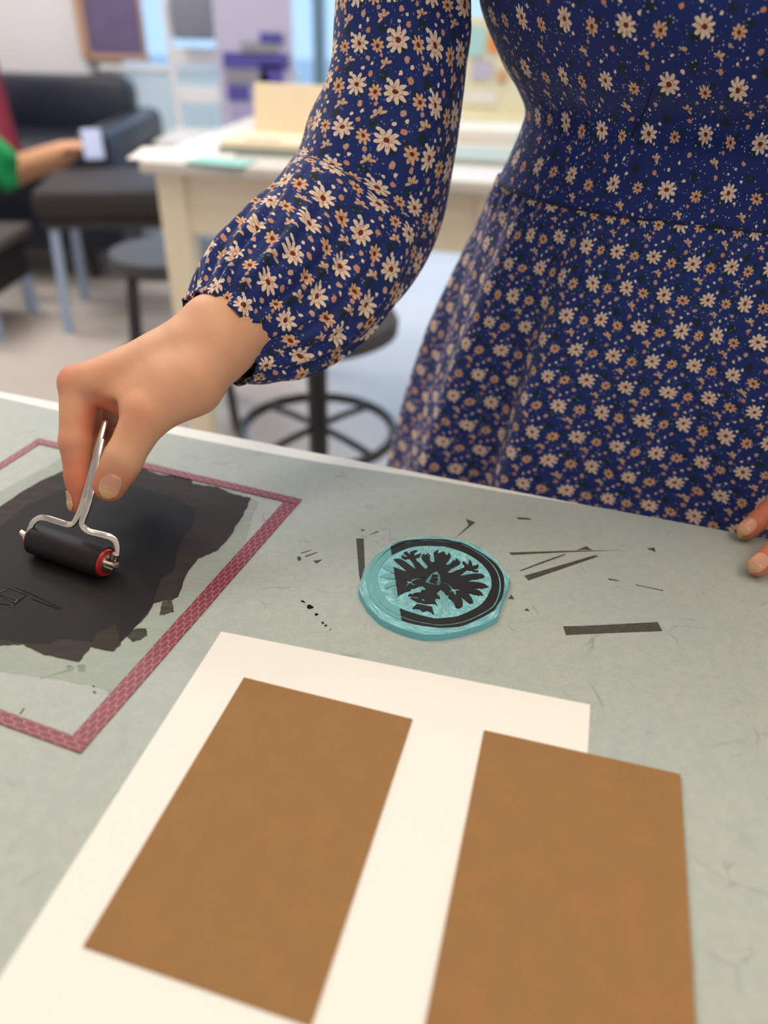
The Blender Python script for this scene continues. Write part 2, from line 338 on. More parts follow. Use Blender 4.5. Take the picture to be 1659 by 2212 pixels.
# floral cloth: uv is in metres along the cloth
def floral(name, cw, ch, shift, speck=1.0, base=(28, 44, 104), fs=1.0):
    t = NT(name); uv = t.coord('UV')
    nd = t.n('ShaderNodeTexNoise'); t.put(nd.inputs['Vector'], uv); nd.inputs['Scale'].default_value = 26; nd.inputs['Detail'].default_value = 1
    wuv = t.vmath('ADD', uv, t.vmath('MULTIPLY', t.vmath('SUBTRACT', nd.outputs[1], (0.5, 0.5, 0.5)), (0.010, 0.010, 0)))
    nd2 = t.n('ShaderNodeTexNoise'); t.put(nd2.inputs['Vector'], uv); nd2.inputs['Scale'].default_value = 420; nd2.inputs['Detail'].default_value = 1
    wuv = t.vmath('ADD', wuv, t.vmath('MULTIPLY', t.vmath('SUBTRACT', nd2.outputs[1], (0.5, 0.5, 0.5)), (0.0014, 0.0014, 0)))
    x, y, _ = t.sep(wuv); v = t.math('DIVIDE', y, ch); row = t.math('FLOOR', v)
    u = t.math('ADD', t.math('DIVIDE', x, cw), t.math('MULTIPLY', row, shift))
    weave = t.noise(uv, 2600, 1); f2 = t.noise(uv, 600, 2, 0.7)
    b0 = srgb(*base); b1 = tuple(c*1.5 for c in b0[:3])+(1,)
    c = t.mix(weave, tuple(c*0.75 for c in b0[:3])+(1,), b1)
    def local(ou, ov):
        # rows are staggered, so an offset in v has to be taken before the row is cut
        vv = t.math('ADD', v, ov); rr = t.math('FLOOR', vv)
        uu = t.math('ADD', t.math('ADD', t.math('DIVIDE', x, cw), t.math('MULTIPLY', rr, shift)), ou)
        lx = t.math('MULTIPLY', t.math('SUBTRACT', t.math('FRACT', uu), 0.5), cw)
        ly = t.math('MULTIPLY', t.math('SUBTRACT', t.math('FRACT', vv), 0.5), ch)
        return lx, ly
    def polar(lx, ly):
        r = t.math('SQRT', t.math('ADD', t.math('MULTIPLY', lx, lx), t.math('MULTIPLY', ly, ly)))
        return r, t.math('ARCTAN2', ly, lx)
    for ou, ov, rad in ((0.16, 0.80, .0036), (0.62, 0.33, .0032), (0.9, 0.55, 0.0026)):      # leaves
        lx, ly = local(ou, ov); r, a = polar(lx, ly)
        rr = t.math('ADD', r, t.math('MULTIPLY', t.math('SUBTRACT', f2, 0.5), 0.006))
        c = t.mix(t.math('MULTIPLY', t.step(rr, rad*0.7, rad, 1, 0), 0.9), c, srgb(26, 44, 50))
    if speck:
        vo = t.n('ShaderNodeTexVoronoi'); t.put(vo.inputs['Vector'], uv); vo.inputs['Scale'].default_value = 520
        big_ = t.sep(vo.outputs['Color'])[0]
        lim = t.math('MULTIPLY', t.math('POWER', big_, 2.0), 0.34)
        c = t.mix(t.math('MULTIPLY', t.math('LESS_THAN', vo.outputs[0], lim), 0.8*speck), c, srgb(196, 200, 214))
    def flower(ou, ov, rad, n, rot, cream, rust, ctr, half=False):
        nonlocal c
        rad *= fs
        lx, ly = local(ou, ov); r, a = polar(lx, ly)
        q = t.math('DIVIDE', r, rad)
        cs = t.math('ABSOLUTE', t.math('COSINE', t.math('MULTIPLY', t.math('ADD', a, rot), n/2)))
        edge_ = t.math('ADD', 0.50, t.math('MULTIPLY', cs, 0.50))
        m = t.math('SUBTRACT', edge_, q); m = t.step(m, -0.03, 0.03)
        if half: m = t.math('MULTIPLY', m, t.step(t.math('SINE', t.math('ADD', a, rot)), -0.25, -0.1))
        # petals: rust streak along the middle of each, pale rim
        sk = t.math('MULTIPLY', t.step(f2, 0.48, 0.60), t.step(q, 0.9, 0.3, 1, 0) if False else t.step(q, 0.35, 0.95, 1, 0))
        pc = t.mix(t.math('MULTIPLY', sk, 0.75), srgb(*cream), srgb(*rust))
        gap = t.math('MULTIPLY', t.step(cs, 0.0, 0.35, 1, 0), 0.6); pc = t.mix(gap, pc, srgb(*rust))
        c = t.mix(m, c, pc)
        c = t.mix(t.step(q, ctr*0.85, ctr, 1, 0), c, srgb(112, 44, 24))
    CR, RU = (242, 218, 196), (186, 112, 80)
    flower(0.50, 0.50, .0074, 9, 0.3, CR, RU, 0.25)
    flower(0.02, 0.42, .0050, 8, 1.0, (228, 182, 146), (176, 100, 66), 0.30)
    flower(0.26, 0.00, .0044, 6, 2.6, (222, 186, 156), (150, 96, 74), 0.16, True)
    for ou, ov, rad, cr in ((0.78, 0.78, .0019, (206, 144, 116)), (0.30, 0.72, .0014, CR), (0.72, 0.12, .0018, (206, 160, 138)), (0.85, 0.0, .0012, CR), (0.12, 0.20, .0014, (200, 150, 130)), (0.55, 0.88, .0012, CR), (0.38, 0.30, .0012, CR)):
        lx, ly = local(ou, ov); r, a = polar(lx, ly)
        rr = t.math('ADD', r, t.math('MULTIPLY', t.math('SUBTRACT', f2, 0.5), 0.0012))
        rad *= fs; c = t.mix(t.step(rr, rad*0.85, rad*1.05, 1, 0), c, srgb(*cr))
    t.base(c, 0.75, 0, 0.25); t.b.inputs['Sheen Weight'].default_value = 0.15; t.b.inputs['Sheen Roughness'].default_value = 0.4
    t.bump(t.noise(uv, 1500, 2), 0.25, 0.0005); return t.m
M_SLEEVE = floral('blue floral sleeve cloth', 0.0275, 0.0275, 0.08, 0.5)
M_BODICE = floral('blue floral bodice cloth', 0.043, 0.030, 0.42, 1.0, (28, 43, 104), 0.84)
M_SKIRT = floral('blue floral skirt cloth', 0.0290, 0.0250, 0.44, 0.7, (30, 47, 108), 0.80)

# ------------------------------------------------------------------ the room
def struct(name, mb_or, mat, **kw):
    o = mb_or.build(name, mat, **kw); o['kind'] = 'structure'; return o
YB = 4.40
struct('floor', MB().box((0, 1.2, -0.05), (7.0, 6.8, 0.10)), M_FLOOR)
struct('ceiling', MB().box((0, 1.2, 2.95), (7.0, 6.8, 0.10)), M_WALL)
struct('wall_left', MB().box((-3.05, 1.2, 1.45), (0.10, 6.6, 2.9)), M_WALL)
struct('wall_right', MB().box((3.05, 1.2, 1.45), (0.10, 6.6, 2.9)), M_WALL)
struct('wall_front', MB().box((0, -2.05, 1.45), (6.2, 0.10, 2.9)), M_WALL)
WX0, WX1, WZ0, WZ1 = -1.43, 2.40, 0.05, 2.60
struct('wall_back', MB().box(((-3.0+WX0)/2, YB+.05, 1.45), (WX0+3.0, .10, 2.9)).box(((3.0+WX1)/2, YB+.05, 1.45), (3.0-WX1, .10, 2.9))
       .box(((WX0+WX1)/2, YB+.05, WZ0/2), (WX1-WX0, .10, WZ0)).box(((WX0+WX1)/2, YB+.05, (2.9+WZ1)/2), (WX1-WX0, .10, 2.9-WZ1)), M_WALL)
w = struct('window_1', MB().box(((WX0+WX1)/2, YB+.03, (WZ0+WZ1)/2), (WX1-WX0, .008, WZ1-WZ0)), M_GLASS)
fx = [WX0+.03, PY(690, 90, YB).x, 0.95, WX1-.03]
m = MB()
for x in fx: m.box((x, YB+.01, (WZ0+WZ1)/2), (.06, .08, WZ1-WZ0), bevel=.004)
m.build('window_frame', M_FRAME, w)
m = MB()
for z in (WZ0+.03, WZ1-.03): m.box(((WX0+WX1)/2, YB+.012, z), (WX1-WX0-.04, .07, .06), bevel=.004)
m.build('window_rail', M_FRAME, w)
struct('trim_1', MB().box((0, YB+6, -0.06), (30, 12, .1)), M_PAVE)
struct('baseboard_left', MB().box((-2.99, 1.2, .05), (.02, 6.3, .1)), M_WALL)
# pegboard leaning its full height on the left of the back wall
pb = empty('pegboard', (-1.92, YB-.06, 0), label='white perforated pegboard on the far wall above the black sofa', category=None)
pb['category'] = 'pegboard'
MB().box((-.10, 0, 1.5), (1.0, .012, 2.2), bevel=.002).build('board', M_PEG, pb)
MB().box((-.10, .012, 1.5), (1.04, .02, 2.24)).build('backing_frame', M_WALL, pb)
# framed mauve print with tan edge
x0 = PY(188, 60, YB-.10).x; x1 = PY(305, 60, YB-.10).x; z0 = PY(245, 128, YB-.10).z
pr = empty('framed_picture', ((x0+x1)/2, YB-.10, z0+.02), label='mauve print in a tan wooden frame hanging at the far window', category=None); pr['category'] = 'picture'
wd = x1-x0
MB().box((0, 0, .22), (wd, .02, .44)).build('print', M_MAUVE, pr)
MB().box((-wd/2-.02, -.005, .22), (.045, .035, .48), bevel=.004).box((0, -.005, -.012), (wd+.05, .035, .025), bevel=.004).box((0, -.005, .452), (wd+.05, .035, .025), bevel=.004).box((wd/2+.008, -.005, .22), (.012, .035, .48), bevel=.003).build('frame', M_TAN, pr)
# pleated translucent blind across the lower part of the window
rx0 = PY(222, 250, 4.2).x; rx1 = PY(640, 250, 4.2).x
zb0, zb1 = .12, PY(300, 128, 4.28).z-.05
rd = empty('pleated_blind', ((rx0+rx1)/2, 4.28, 0), label='pale ribbed translucent blind across the lower part of the far window'); rd['category'] = 'blind'
vs = []; fs = []; n_ = 120
for i in range(n_+1):
    x = -(rx1-rx0)/2+(rx1-rx0)*i/n_; y = .012*(1 if i % 2 else -1); vs += [(x, y, zb0), (x, y, zb1)]
for i in range(n_): fs.append((2*i, 2*i+2, 2*i+3, 2*i+1))
o = link('pleats', mesh('pleats', vs, fs), M_BLIND, rd); o.modifiers.new('thickness', 'SOLIDIFY').thickness = .0008
MB().box((0, 0, zb1+.012), (rx1-rx0+.01, .035, .024), bevel=.004).build('head_rail', M_WALL, rd)
MB().box((0, 0, zb0-.008), (rx1-rx0+.01, .03, .016), bevel=.004).build('bottom_rail', M_WALL, rd)
# roll-up banner
bx0 = PY(470, 150, 3.6).x; bx1 = PY(635, 150, 3.6).x; bw = bx1-bx0
bn = empty('banner_stand', ((bx0+bx1)/2, 3.6, 0), label='tall lilac banner stand with purple and grey blocks', category=None); bn['category'] = 'banner'
bsh = MB().box((0, 0, 1.08), (bw, .006, 1.96)).build('banner_sheet', M_LILAC, bn)
def blk(name, px0, py0, px1, py1, mat):
    a = PY(px0, py0, 3.59); b = PY(px1, py1, 3.59)
    MB().box(((a.x+b.x)/2-(bx0+bx1)/2, -.008, (a.z+b.z)/2), (abs(b.x-a.x), .006, abs(a.z-b.z))).build(name, mat, bsh)
blk('purple_block', 560, 70, 612, 95, M_PURPLE); blk('grey_block', 520, 90, 600, 120, M_GREYP); blk('purple_block', 480, 112, 625, 150, M_PURPLE)
blk('grey_block', 485, 152, 580, 180, M_GREYP); blk('purple_block', 560, 138, 612, 190, M_PURPLE); blk('purple_block', 490, 184, 540, 218, M_PURPLE)
blk('lilac_block', 500, 232, 560, 285, plain('pale violet print', srgb(175, 170, 215), .5))
MB().box((0, .02, .05), (bw+.06, .14, .08), bevel=.01).build('base', M_BLUEG, bn)
MB().box((0, 0, 2.07), (bw+.02, .02, .03), bevel=.004).build('top_rail', M_BLUEG, bn)
# white chair with a grey jacket and pale blue tote, seen against the window
wc = empty('white_chair', tuple(PZ(425, 470, 0)), label='white wooden chair standing before the window with backrest up', category=None); wc['category'] = 'chair'
wc.location = (-0.87, 3.93, 0)
MB().box((0, 0, .46), (.42, .42, .035), bevel=.01).build('seat', M_WALL, wc)
for sx in (-1, 1):
    for sy in (-1, 1):
        MB().tube([(sx*.17, sy*.17, .45), (sx*.20, sy*.20, 0)], lambda u: .019-.004*u, seg=12, smooth=0).build('leg', M_WALL, wc, smooth=True)
for sx in (-1, 1): MB().tube([(sx*.18, .19, .46), (sx*.19, .22, .75), (sx*.20, .24, 1.0)], .016).build('back_post', M_WALL, wc, smooth=True)
m = MB()
for z in (.62, .78, .95): m.box((0, .2+.1*(z-.5), z), (.38, .018, .07), bevel=.006)
m.build('back_slat', M_WALL, wc)
jk = MB()
jk.box((0, 0, 0), (.20, .05, .34), bevel=.022)
o = jk.build('folded_jacket', M_GREYM, smooth=True, label='grey jacket hung over the back of the white chair', category=None); o['category'] = 'jacket'; o.location = (-0.93, 4.09, 1.02)

# ------------------------------------------------------------------ sofa, seated person, dark chair, low bench at the left
sf = empty('sofa', (-2.03, 3.62, 0), label='black leather sofa against the far left wall with a seated person', category=None); sf['category'] = 'sofa'
MB().box((0, 0, .27), (1.72, .80, .30), bevel=.04).build('base', M_NAVY, sf, smooth=True)
for s in (-.42, .42): MB().box((s, -.06, .44), (.80, .62, .12), bevel=.035).build('seat_cushion', M_NAVY, sf, smooth=True)
for s in (-.42, .42): MB().box((s, .28, .60), (.80, .20, .28), bevel=.05, M=Matrix.Rotation(R(-6), 4, 'X')).build('back_cushion', M_NAVY, sf, smooth=True)
for s in (-.86, .86): MB().box((s, 0, .36), (.14, .82, .44), bevel=.04).build('armrest', M_NAVY, sf, smooth=True)
for sx in (-.75, .75):
    for sy in (-.32, .32): MB().cyl((sx, sy, 0), (sx, sy, .13), .018, .024, 12).build('leg', M_BLACK, sf, smooth=True)

def stool(name, loc, rz, label, seat_r, seat_h, ring=True):
    s = empty(name, loc, rz, label=label); s['category'] = 'stool'
    MB().lathe((0, 0, seat_h), [(0.01, -.04), (seat_r*.9, -.04), (seat_r, -.03), (seat_r*1.01, -.012), (seat_r*.97, 0), (seat_r*.6, .002), (0.01, 0)], 40).build('seat', M_SEATG, s, smooth=True)
    return s
# the near swivel stool: column, foot ring with spokes, five-point base
c0 = (-0.148, 1.47, 0)
st = stool('swivel_stool', c0, R(20), 'black swivel stool with centre column and round foot ring behind the work table', .165, .52)
MB().cyl((0, 0, .05), (0, 0, .48), .021, .021, 20).build('column', M_BLACK, st, smooth=True)
m = MB(); m.tube([(.165*math.cos(a), .165*math.sin(a), .26) for a in [2*math.pi*k/24 for k in range(24)]], .011, closed=True, smooth=1); frg = m.build('foot_ring', M_BLACK, st, smooth=True)
for k in range(4):
    a = k*math.pi/2+.5; MB().tube([(.02*math.cos(a), .02*math.sin(a), .27), (.09*math.cos(a), .09*math.sin(a), .268), (.165*math.cos(a), .165*math.sin(a), .26)], .008).build('spoke', M_BLACK, frg, smooth=True)
for k in range(5):
    a = k*2*math.pi/5; MB().tube([(0, 0, .07), (.14*math.cos(a), .14*math.sin(a), .06), (.27*math.cos(a), .27*math.sin(a), .012)], lambda u: .018-.006*u).build('foot', M_BLACK, st, smooth=True)
m = MB()
# the far stool with four splayed legs
st2 = stool('round_stool', (-0.585, 2.02, 0), R(15), 'round dark grey stool with splayed tube legs behind the cream table leg', .150, .48)
for k in range(4):
    a = math.pi/4+k*math.pi/2; ca, sa = math.cos(a), math.sin(a)
    MB().tube([(.05*ca, .05*sa, .45), (.115*ca, .115*sa, .44), (.14*ca, .14*sa, .40), (.185*ca, .185*sa, .0)], .0125).build('leg', M_BLACK, st2, smooth=True)
m = MB(); m.tube([(.158*math.cos(a), .158*math.sin(a), .20) for a in [2*math.pi*k/24 for k in range(24)]], .008, closed=True, smooth=1); m.build('foot_ring', M_BLACK, st2, smooth=True)

# dark upholstered footstool in front of the sofa
dc = empty('footstool', (-1.00, 2.86, 0), R(10), label='square brown black upholstered footstool with pale blue metal legs before the sofa'); dc['category'] = 'footstool'
M_DBR = plain('brown black upholstery', srgb(40, 34, 34), .6, var=.15)
MB().box((0, 0, .44), (.46, .42, .10), bevel=.035).build('seat', M_DBR, dc, smooth=True)
MB().box((0, 0, .375), (.42, .38, .03), bevel=.006).build('seat_frame', M_BLACK, dc)
for sx in (-1, 1):
    for sy in (-1, 1): MB().tube([(sx*.18, sy*.16, .38), (sx*.20, sy*.18, 0)], .017, smooth=0).build('leg', M_BLUEG, dc, smooth=True)
# black storage crate in front of the sofa, left edge
bxs = empty('low_bench', (-1.68, 2.70, 0), R(-3), label='low black bench with a grey edge at the left, in front of the sofa'); bxs['category'] = 'bench'
MB().box((0, 0, .31), (.72, .36, .035), bevel=.008).build('top', plain('grey brown bench top', srgb(84, 78, 74), .5), bxs)
MB().box((0, .0, .22), (.66, .30, .14), bevel=.006).build('body', M_DARK, bxs)
for sx in (-1, 1):
    for sy in (-1, 1): MB().box((sx*.31, sy*.14, .075), (.035, .035, .15)).build('leg', M_BLUEG, bxs)

# ------------------------------------------------------------------ the cream table and what lies on it
TA = PZ(297, 347, T); td = Vector((.987, -.160, 0)).normalized(); tn = Vector((.160, .987, 0)).normalized()
tb = empty('cream_table', (TA.x, TA.y, 0), math.atan2(td.y, td.x), label='cream painted wooden table with white top standing behind the woman'); tb['category'] = 'table'
TL, TW = 1.35, .74
MB().box((TL/2, TW/2, T-.0125), (TL, TW, .025), bevel=.005).build('tabletop', M_TOPW, tb)
m = MB(); m.box((TL/2, .055, T-.09), (TL-.08, .02, .13)); m.box((TL/2, TW-.055, T-.09), (TL-.08, .02, .13)); m.box((.05, TW/2, T-.09), (.02, TW-.12, .13)); m.box((TL-.05, TW/2, T-.09), (.02, TW-.12, .13))
m.build('apron', M_CREAM, tb)
for ax in (.052, .76, TL-.06):
    for ay in (.060, TW-.060):
        MB().prism([[(ax-.03, ay-.03), (ax+.03, ay-.03), (ax+.03, ay+.03), (ax-.03, ay+.03)]], 0, T-.025).build('leg', M_CREAM, tb)
def on_table(px, py): return PZ(px, py, T)
def item(name, px, py, dx, dy, dz, mat, label, cat, rz=0, z=None, lift=0, **kw):
    p = PZ(px, py, T)
    o = MB().box((0, 0, dz/2), (dx, dy, dz), bevel=min(dx, dy, dz)*.12).build(name, mat, label=label); o['category'] = cat
    o.location = (p.x, p.y, T+lift); o.rotation_euler = (0, 0, rz)
    for k_, v_ in kw.items(): o[k_] = v_
    return o
RZ = math.atan2(td.y, td.x)
item('paper_sheet', 400, 334, .22, .15, .002, M_PAPER, 'white paper sheet at the near left end of the cream table', 'paper', RZ+.2)
item('teal_sheet', 478, 352, .13, .075, .004, M_TEAL, 'pale teal sheet lying near the front edge of the cream table', 'sheet', RZ-.1)
# cream box lid / open book leaning up
bk = empty('cream_book', tuple(PZ(612, 325, T)), RZ+.05, label='large open cream book standing on the table beside the sleeve'); bk['category'] = 'book'
MB().box((0, .0, .007), (.26, .17, .012), bevel=.002).build('cover', plain('grey green cover', srgb(135, 150, 145), .6), bk)
MB().box((0, .0, .020), (.25, .16, .014), bevel=.002).build('page_block', plain('cream paper pages', srgb(245, 228, 200), .8), bk)
MB().box((0, 0, .052), (.20, .012, .105), bevel=.003, M=Matrix.Translation((.01, .085, .025)) @ Matrix.Rotation(R(-16), 4, 'X')).build('raised_page', plain('warm cream page', srgb(244, 226, 196), .8), bk)
MB().box((-.035, -.045, .0278), (.08, .02, .001)).build('red_print', plain('pale red print', srgb(235, 150, 140), .7), bk)
item('grey_folder', 1070, 345, .22, .16, .012, plain('grey green folder', srgb(170, 185, 180), .6), 'grey green folder on the table between sleeve and dress', 'folder', RZ)
item('paper_stack', 1062, 300, .20, .14, .03, M_PAPER, 'stack of white paper on the table behind the grey folder', 'paper stack', RZ+.1)
item('blue_box', 1150, 330, .08, .06, .05, plain('pale blue card', srgb(190, 215, 225), .6), 'small pale blue box on the table beside the dress', 'box', RZ)
rk = empty('card_rack', tuple(PZ(1075, 262, T)), RZ, label='cream display rack with orange and pale cards on the table'); rk['category'] = 'rack'
rkb = MB().box((0, .03, .13), (.36, .012, .26), bevel=.002).box((0, 0, .005), (.36, .09, .01), bevel=.002).build('rack_board', plain('pale rack board', srgb(236, 232, 205), .6), rk)
for dx, z, w_, h_, mt in ((-.03, .205, .035, .06, M_ORANGE), (-.085, .20, .05, .07, plain('pale aqua card', srgb(180, 225, 230), .6)), (-.06, .13, .06, .045, M_LILAC), (.0, .115, .03, .03, plain('light brown card', srgb(215, 170, 130), .6)), (-.06, .06, .10, .04, M_PAPER)):
    MB().box((dx, .018, z), (w_, .004, h_)).build('card', mt, rkb)

# ------------------------------------------------------------------ the work table, its mat, and the marks on it
E0, E1 = PZ(0, 842, T), PZ(1590, 1148, T)
ed = (E1-E0).normalized(); en = Vector((-ed.y, ed.x, 0))
def line_pt(a, d, x): return Vector((x, a.y + d.y/d.x*(x-a.x), 0))
XL, XR = -0.95, 0.95
pl, prr = line_pt(E0, ed, XL), line_pt(E0, ed, XR)
wt = empty('work_table', (0, 0, 0), label='white work table with slim pale edge, covered by the grey green mat'); wt['category'] = 'table'
near = -0.42
poly = [(pl.x, pl.y), (pl.x-.0-en.x*0, near+.30), (XR, near), (prr.x, prr.y)]
poly = [(pl.x, pl.y), (XL, near+.25), (XR, near-.25), (XR, prr.y)]
MB().prism([poly], T-.030, T-.0022).build('tabletop', M_WHITE, wt)
for lx, ly in ((XL+.08, pl.y-.10), (XR-.08, prr.y-.10), (XL+.08, near+.34), (XR-.08, near-.12)):
    MB().box((lx, ly, (T-.03)/2), (.05, .05, T-.03), bevel=.004).build('leg', M_WHITE, wt)
mps = [PZ(x, y, T) for x, y in ((0, 858), (200, 903), (434, 950), (550, 973), (700, 1000), (900, 1030), (1080, 1062), (1300, 1097), (1590, 1151))]
a_ = line_pt(mps[0], ed, XL+.01); c_ = line_pt(E0, ed, XR-.01); c_.y -= .003
mt_ = empty('work_mat', (0, 0, T-.002), label='large grey green mat with ink marks covering the work table'); mt_['category'] = 'mat'
def matpoly(loops, name, mat, z0, z1, parent=mt_, base=T-.002, **kw):
    return MB().prism(loops, z0-base, z1-base).build(name, mat, parent, **kw)
matpoly([[(a_.x, a_.y), (XL+.01, near+.30), (XR-.01, near-.20), (c_.x, c_.y)] + [(p.x, p.y) for p in mps[::-1]]], 'mat_sheet', M_MAT, T-.002, T)
def px_poly(pts, z=T): return [tuple(PZ(x, y, z)[:2]) for x, y in pts]
def zpts(s, ox, oy, pts): return [(ox+x/s, oy+y/s) for x, y in pts]
Z8 = lambda p: zpts(2.724, 1050, 1000, p); Z7 = lambda p: zpts(6.381, 600, 1100, p); Z4 = lambda p: zpts(4.1475, 740, 1120, p)
Z3 = lambda p: zpts(2.37, 0, 850, p); Z6 = lambda p: zpts(2.304, 0, 1280, p)
stains = [Z8([(135,527),(160,527),(440,518),(790,514),(440,527),(150,542)]), Z8([(530,515),(590,490),(625,515),(580,510)]), Z8([(195,635),(320,585),(465,535),(470,540),(330,592),(205,637)]),
 Z8([(225,665),(640,543),(662,550),(250,692)]), Z8([(945,505),(990,497),(998,525)]), Z8([(720,680),(775,690),(785,697),(722,688)]), Z8([(878,715),(1045,750),(1040,754),(880,719)]),
 Z8([(150,775),(165,803),(130,800)]), Z8([(240,855),(257,873),(225,868)]), Z8([(453,962),(560,960),(1010,937),(1037,990),(700,1003),(470,1014)]), Z8([(180,320),(250,325),(270,335),(190,332)]),
 Z7([(1080,405),(1185,405),(1195,640),(1200,800),(1140,990),(1120,900),(1105,700)]), Z7([(270,655),(295,648),(325,670),(320,700),(290,718),(268,690)]), Z7([(490,712),(615,693),(535,752)]),
 Z7([(370,648),(540,590),(550,597),(385,660)]), Z7([(310,605),(460,560),(465,566),(330,612)]), Z7([(1140,275),(1210,285),(1160,305)]), Z7([(1250,358),(1380,300),(1390,315)]),
 Z4([(1105,5),(1190,35),(1000,185),(1130,60)]), Z6([(330,365),(352,362),(372,378),(350,398),(335,388)]), Z6([(385,360),(425,360),(425,395),(390,395)]), Z6([(200,430),(330,385),(338,392)]), Z6([(95,605),(118,575),(124,577),(105,605)])]
for s_ in stains: matpoly([px_poly(s_)], 'ink_stain', M_STAIN, T-.0001, T+.00012)
for s_ in (Z7([(405,1330),(440,1315),(495,1350),(490,1365),(430,1378),(402,1360)]), Z7([(510,1440),(540,1438),(565,1450),(530,1472),(512,1462)]), Z7([(600,1565),(625,1550),(638,1575),(615,1585)]),
           Z7([(640,1615),(660,1590),(685,1605),(655,1620)]), Z7([(712,1665),(735,1650),(735,1665)]), Z7([(310,1270),(345,1258),(385,1290),(350,1285)]), Z6([(460,465),(468,462),(472,470),(464,472)]), Z6([(462,493),(470,492),(480,500),(470,503)])):
    matpoly([px_poly(s_)], 'ink_drop', M_DROP, T-.0001, T+.0003)

# rolled-out ink
ik = empty('rolled_ink_patch', (0, 0, T), label='patch of rolled out black ink inside the maroon tape frame'); ik['category'] = 'ink'
def jag(pts, amp=1.2, n=5):
    out = []
    for i, a in enumerate(pts):
        b = pts[(i+1) % len(pts)]
        for k in range(n): out.append((a[0]+(b[0]-a[0])*k/n + (random.uniform(-amp, amp) if k else 0), a[1]+(b[1]-a[1])*k/n + (random.uniform(-amp, amp) if k else 0)))
    return out
def ink(pts, name, mat, z, amp=1.2, **kw): return matpoly([px_poly(jag(pts, amp))], name, mat, z, z+.00008, ik, T, **kw)
ink([(300,1430),(330,1395),(440,1330),(520,1210),(545,1120),(560,1085),(470,1045),(330,1000),(260,985),(140,985),(-60,1095),(-60,1440),(140,1470),(270,1500)], 'pale_haze', M_HAZE, T+.00010, 2)
ink([(-60,1120),(0,1095),(70,1050),(130,1020),(165,1010),(240,1012),(262,1018),(300,1008),(345,1026),(408,1032),(418,1046),(470,1052),(500,1066),(543,1077),(520,1122),(492,1166),(470,1190),(428,1207),(404,1240),(385,1290),(332,1304),(318,1330),(292,1355),(245,1408),(196,1398),(170,1431),(95,1416),(50,1392),(0,1396),(-60,1380)], 'thin_ink', M_INKTHIN, T+.00022, 1.5)
ink([(-60,1170),(0,1140),(60,1092),(130,1060),(200,1045),(300,1052),(380,1078),(424,1098),(418,1130),(396,1160),(385,1190),(372,1240),(340,1290),(300,1345),(260,1388),(242,1402),(205,1388),(130,1380),(100,1392),(50,1390),(0,1380),(-60,1370)], 'thick_ink', M_INK, T+.00034, 2)
ink([(330,1300),(372,1298),(380,1292),(392,1260),(420,1210),(350,1250)], 'roller_end_mark', M_INKFAINT, T+.00046)
ink([(270,1372),(282,1360),(316,1358),(318,1374),(300,1384),(288,1388)], 'roller_end_mark', M_INKFAINT, T+.00018)
ink([(196,1398),(208,1372),(250,1350),(262,1392),(246,1408)], 'roller_end_mark', M_INKFAINT, T+.00046)
ink([(345,1330),(350,1300),(372,1300),(376,1322),(356,1328)], 'roller_end_mark', M_INKFAINT, T+.00018)
Z1 = lambda p: zpts(5.53, 0, 1080, p)
for l_ in ([(50,1035),(200,1085),(330,1140)], [(160,1030),(380,1125),(560,1210),(740,1300)], [(-60,1115),(60,1140),(180,1190),(210,1195),(300,1140)], [(-60,1130),(60,1160),(160,1225),(210,1200)],
           [(-60,1235),(60,1240),(130,1250),(150,1275),(110,1280)], [(380,1180),(560,1250),(700,1300)], [(0,1105),(90,1060)], [(150,1270),(300,1150)]):
    pts = [PZ(x, y, T+.0006) - Vector((0, 0, T)) for x, y in Z1(l_)]
    MB().tube(pts, .00028, seg=6).build('raised_ink_ridge', M_WETLINE, ik, smooth=True)

# four tape strips
def strip(a, b, w, label, za=T+.0006, zb=None, group=None):
    """a to b is the outer edge, the width w lies to the left of it"""
    a, b = Vector((a[0], a[1], 0)), Vector((b[0], b[1], 0)); d = (b-a); L = d.length; d.normalize(); nn = Vector((-d.y, d.x, 0))
    n = 40; vs = []; fs = []; uvs = []
    for i in range(n+1):
        for j in (0, 1):
            e = random.uniform(-.00008, .00008); p = a + d*(L*i/n) + nn*(w*j+e)
            for z in (T+.0001, za): vs.append((p.x, p.y, z)); uvs.append((L*i/n, w*j))
    for i in range(n):
        q = i*4; r_ = q+4
        fs += [(q+1, r_+1, r_+3, q+3), (q, q+2, r_+2, r_), (q, r_, r_+1, q+1), (q+2, q+3, r_+3, r_+2)]
    fs += [(0, 1, 3, 2), (n*4, n*4+2, n*4+3, n*4+1)]
    me = mesh('tape_strip', vs, fs); uvl = me.uv_layers.new(name='UVMap')
    for lp in me.loops: uvl.data[lp.index].uv = uvs[lp.vertex_index]
    o = link('tape_strip', me, M_TAPE, label=label); o['category'] = 'tape'; return o
A_ = Vector(PZ(652, 1080)); u_ = (PZ(84, 948)-A_).normalized(); v_ = (PZ(175, 1628)-A_).normalized()
TLc = PZ(84, 948); BRc = PZ(175, 1628)
BRc = A_ + v_*.2437; TLc = A_ + u_*.2372
strip(BRc, A_, .0107, 'long maroon honeycomb tape strip between the inked patch and the white paper', T+.0006)
strip(A_, TLc, .0073, 'maroon tape strip along the far side of the ink, passing behind the hand', T+.0009)
strip(BRc + u_*.2372, BRc, .0073, 'maroon tape strip along the near side of the ink, meeting the frame edge', T+.0009)
strip(TLc, TLc + v_*.2437, .0073, 'maroon tape strip at the far left corner, running out of the frame', T+.0006)

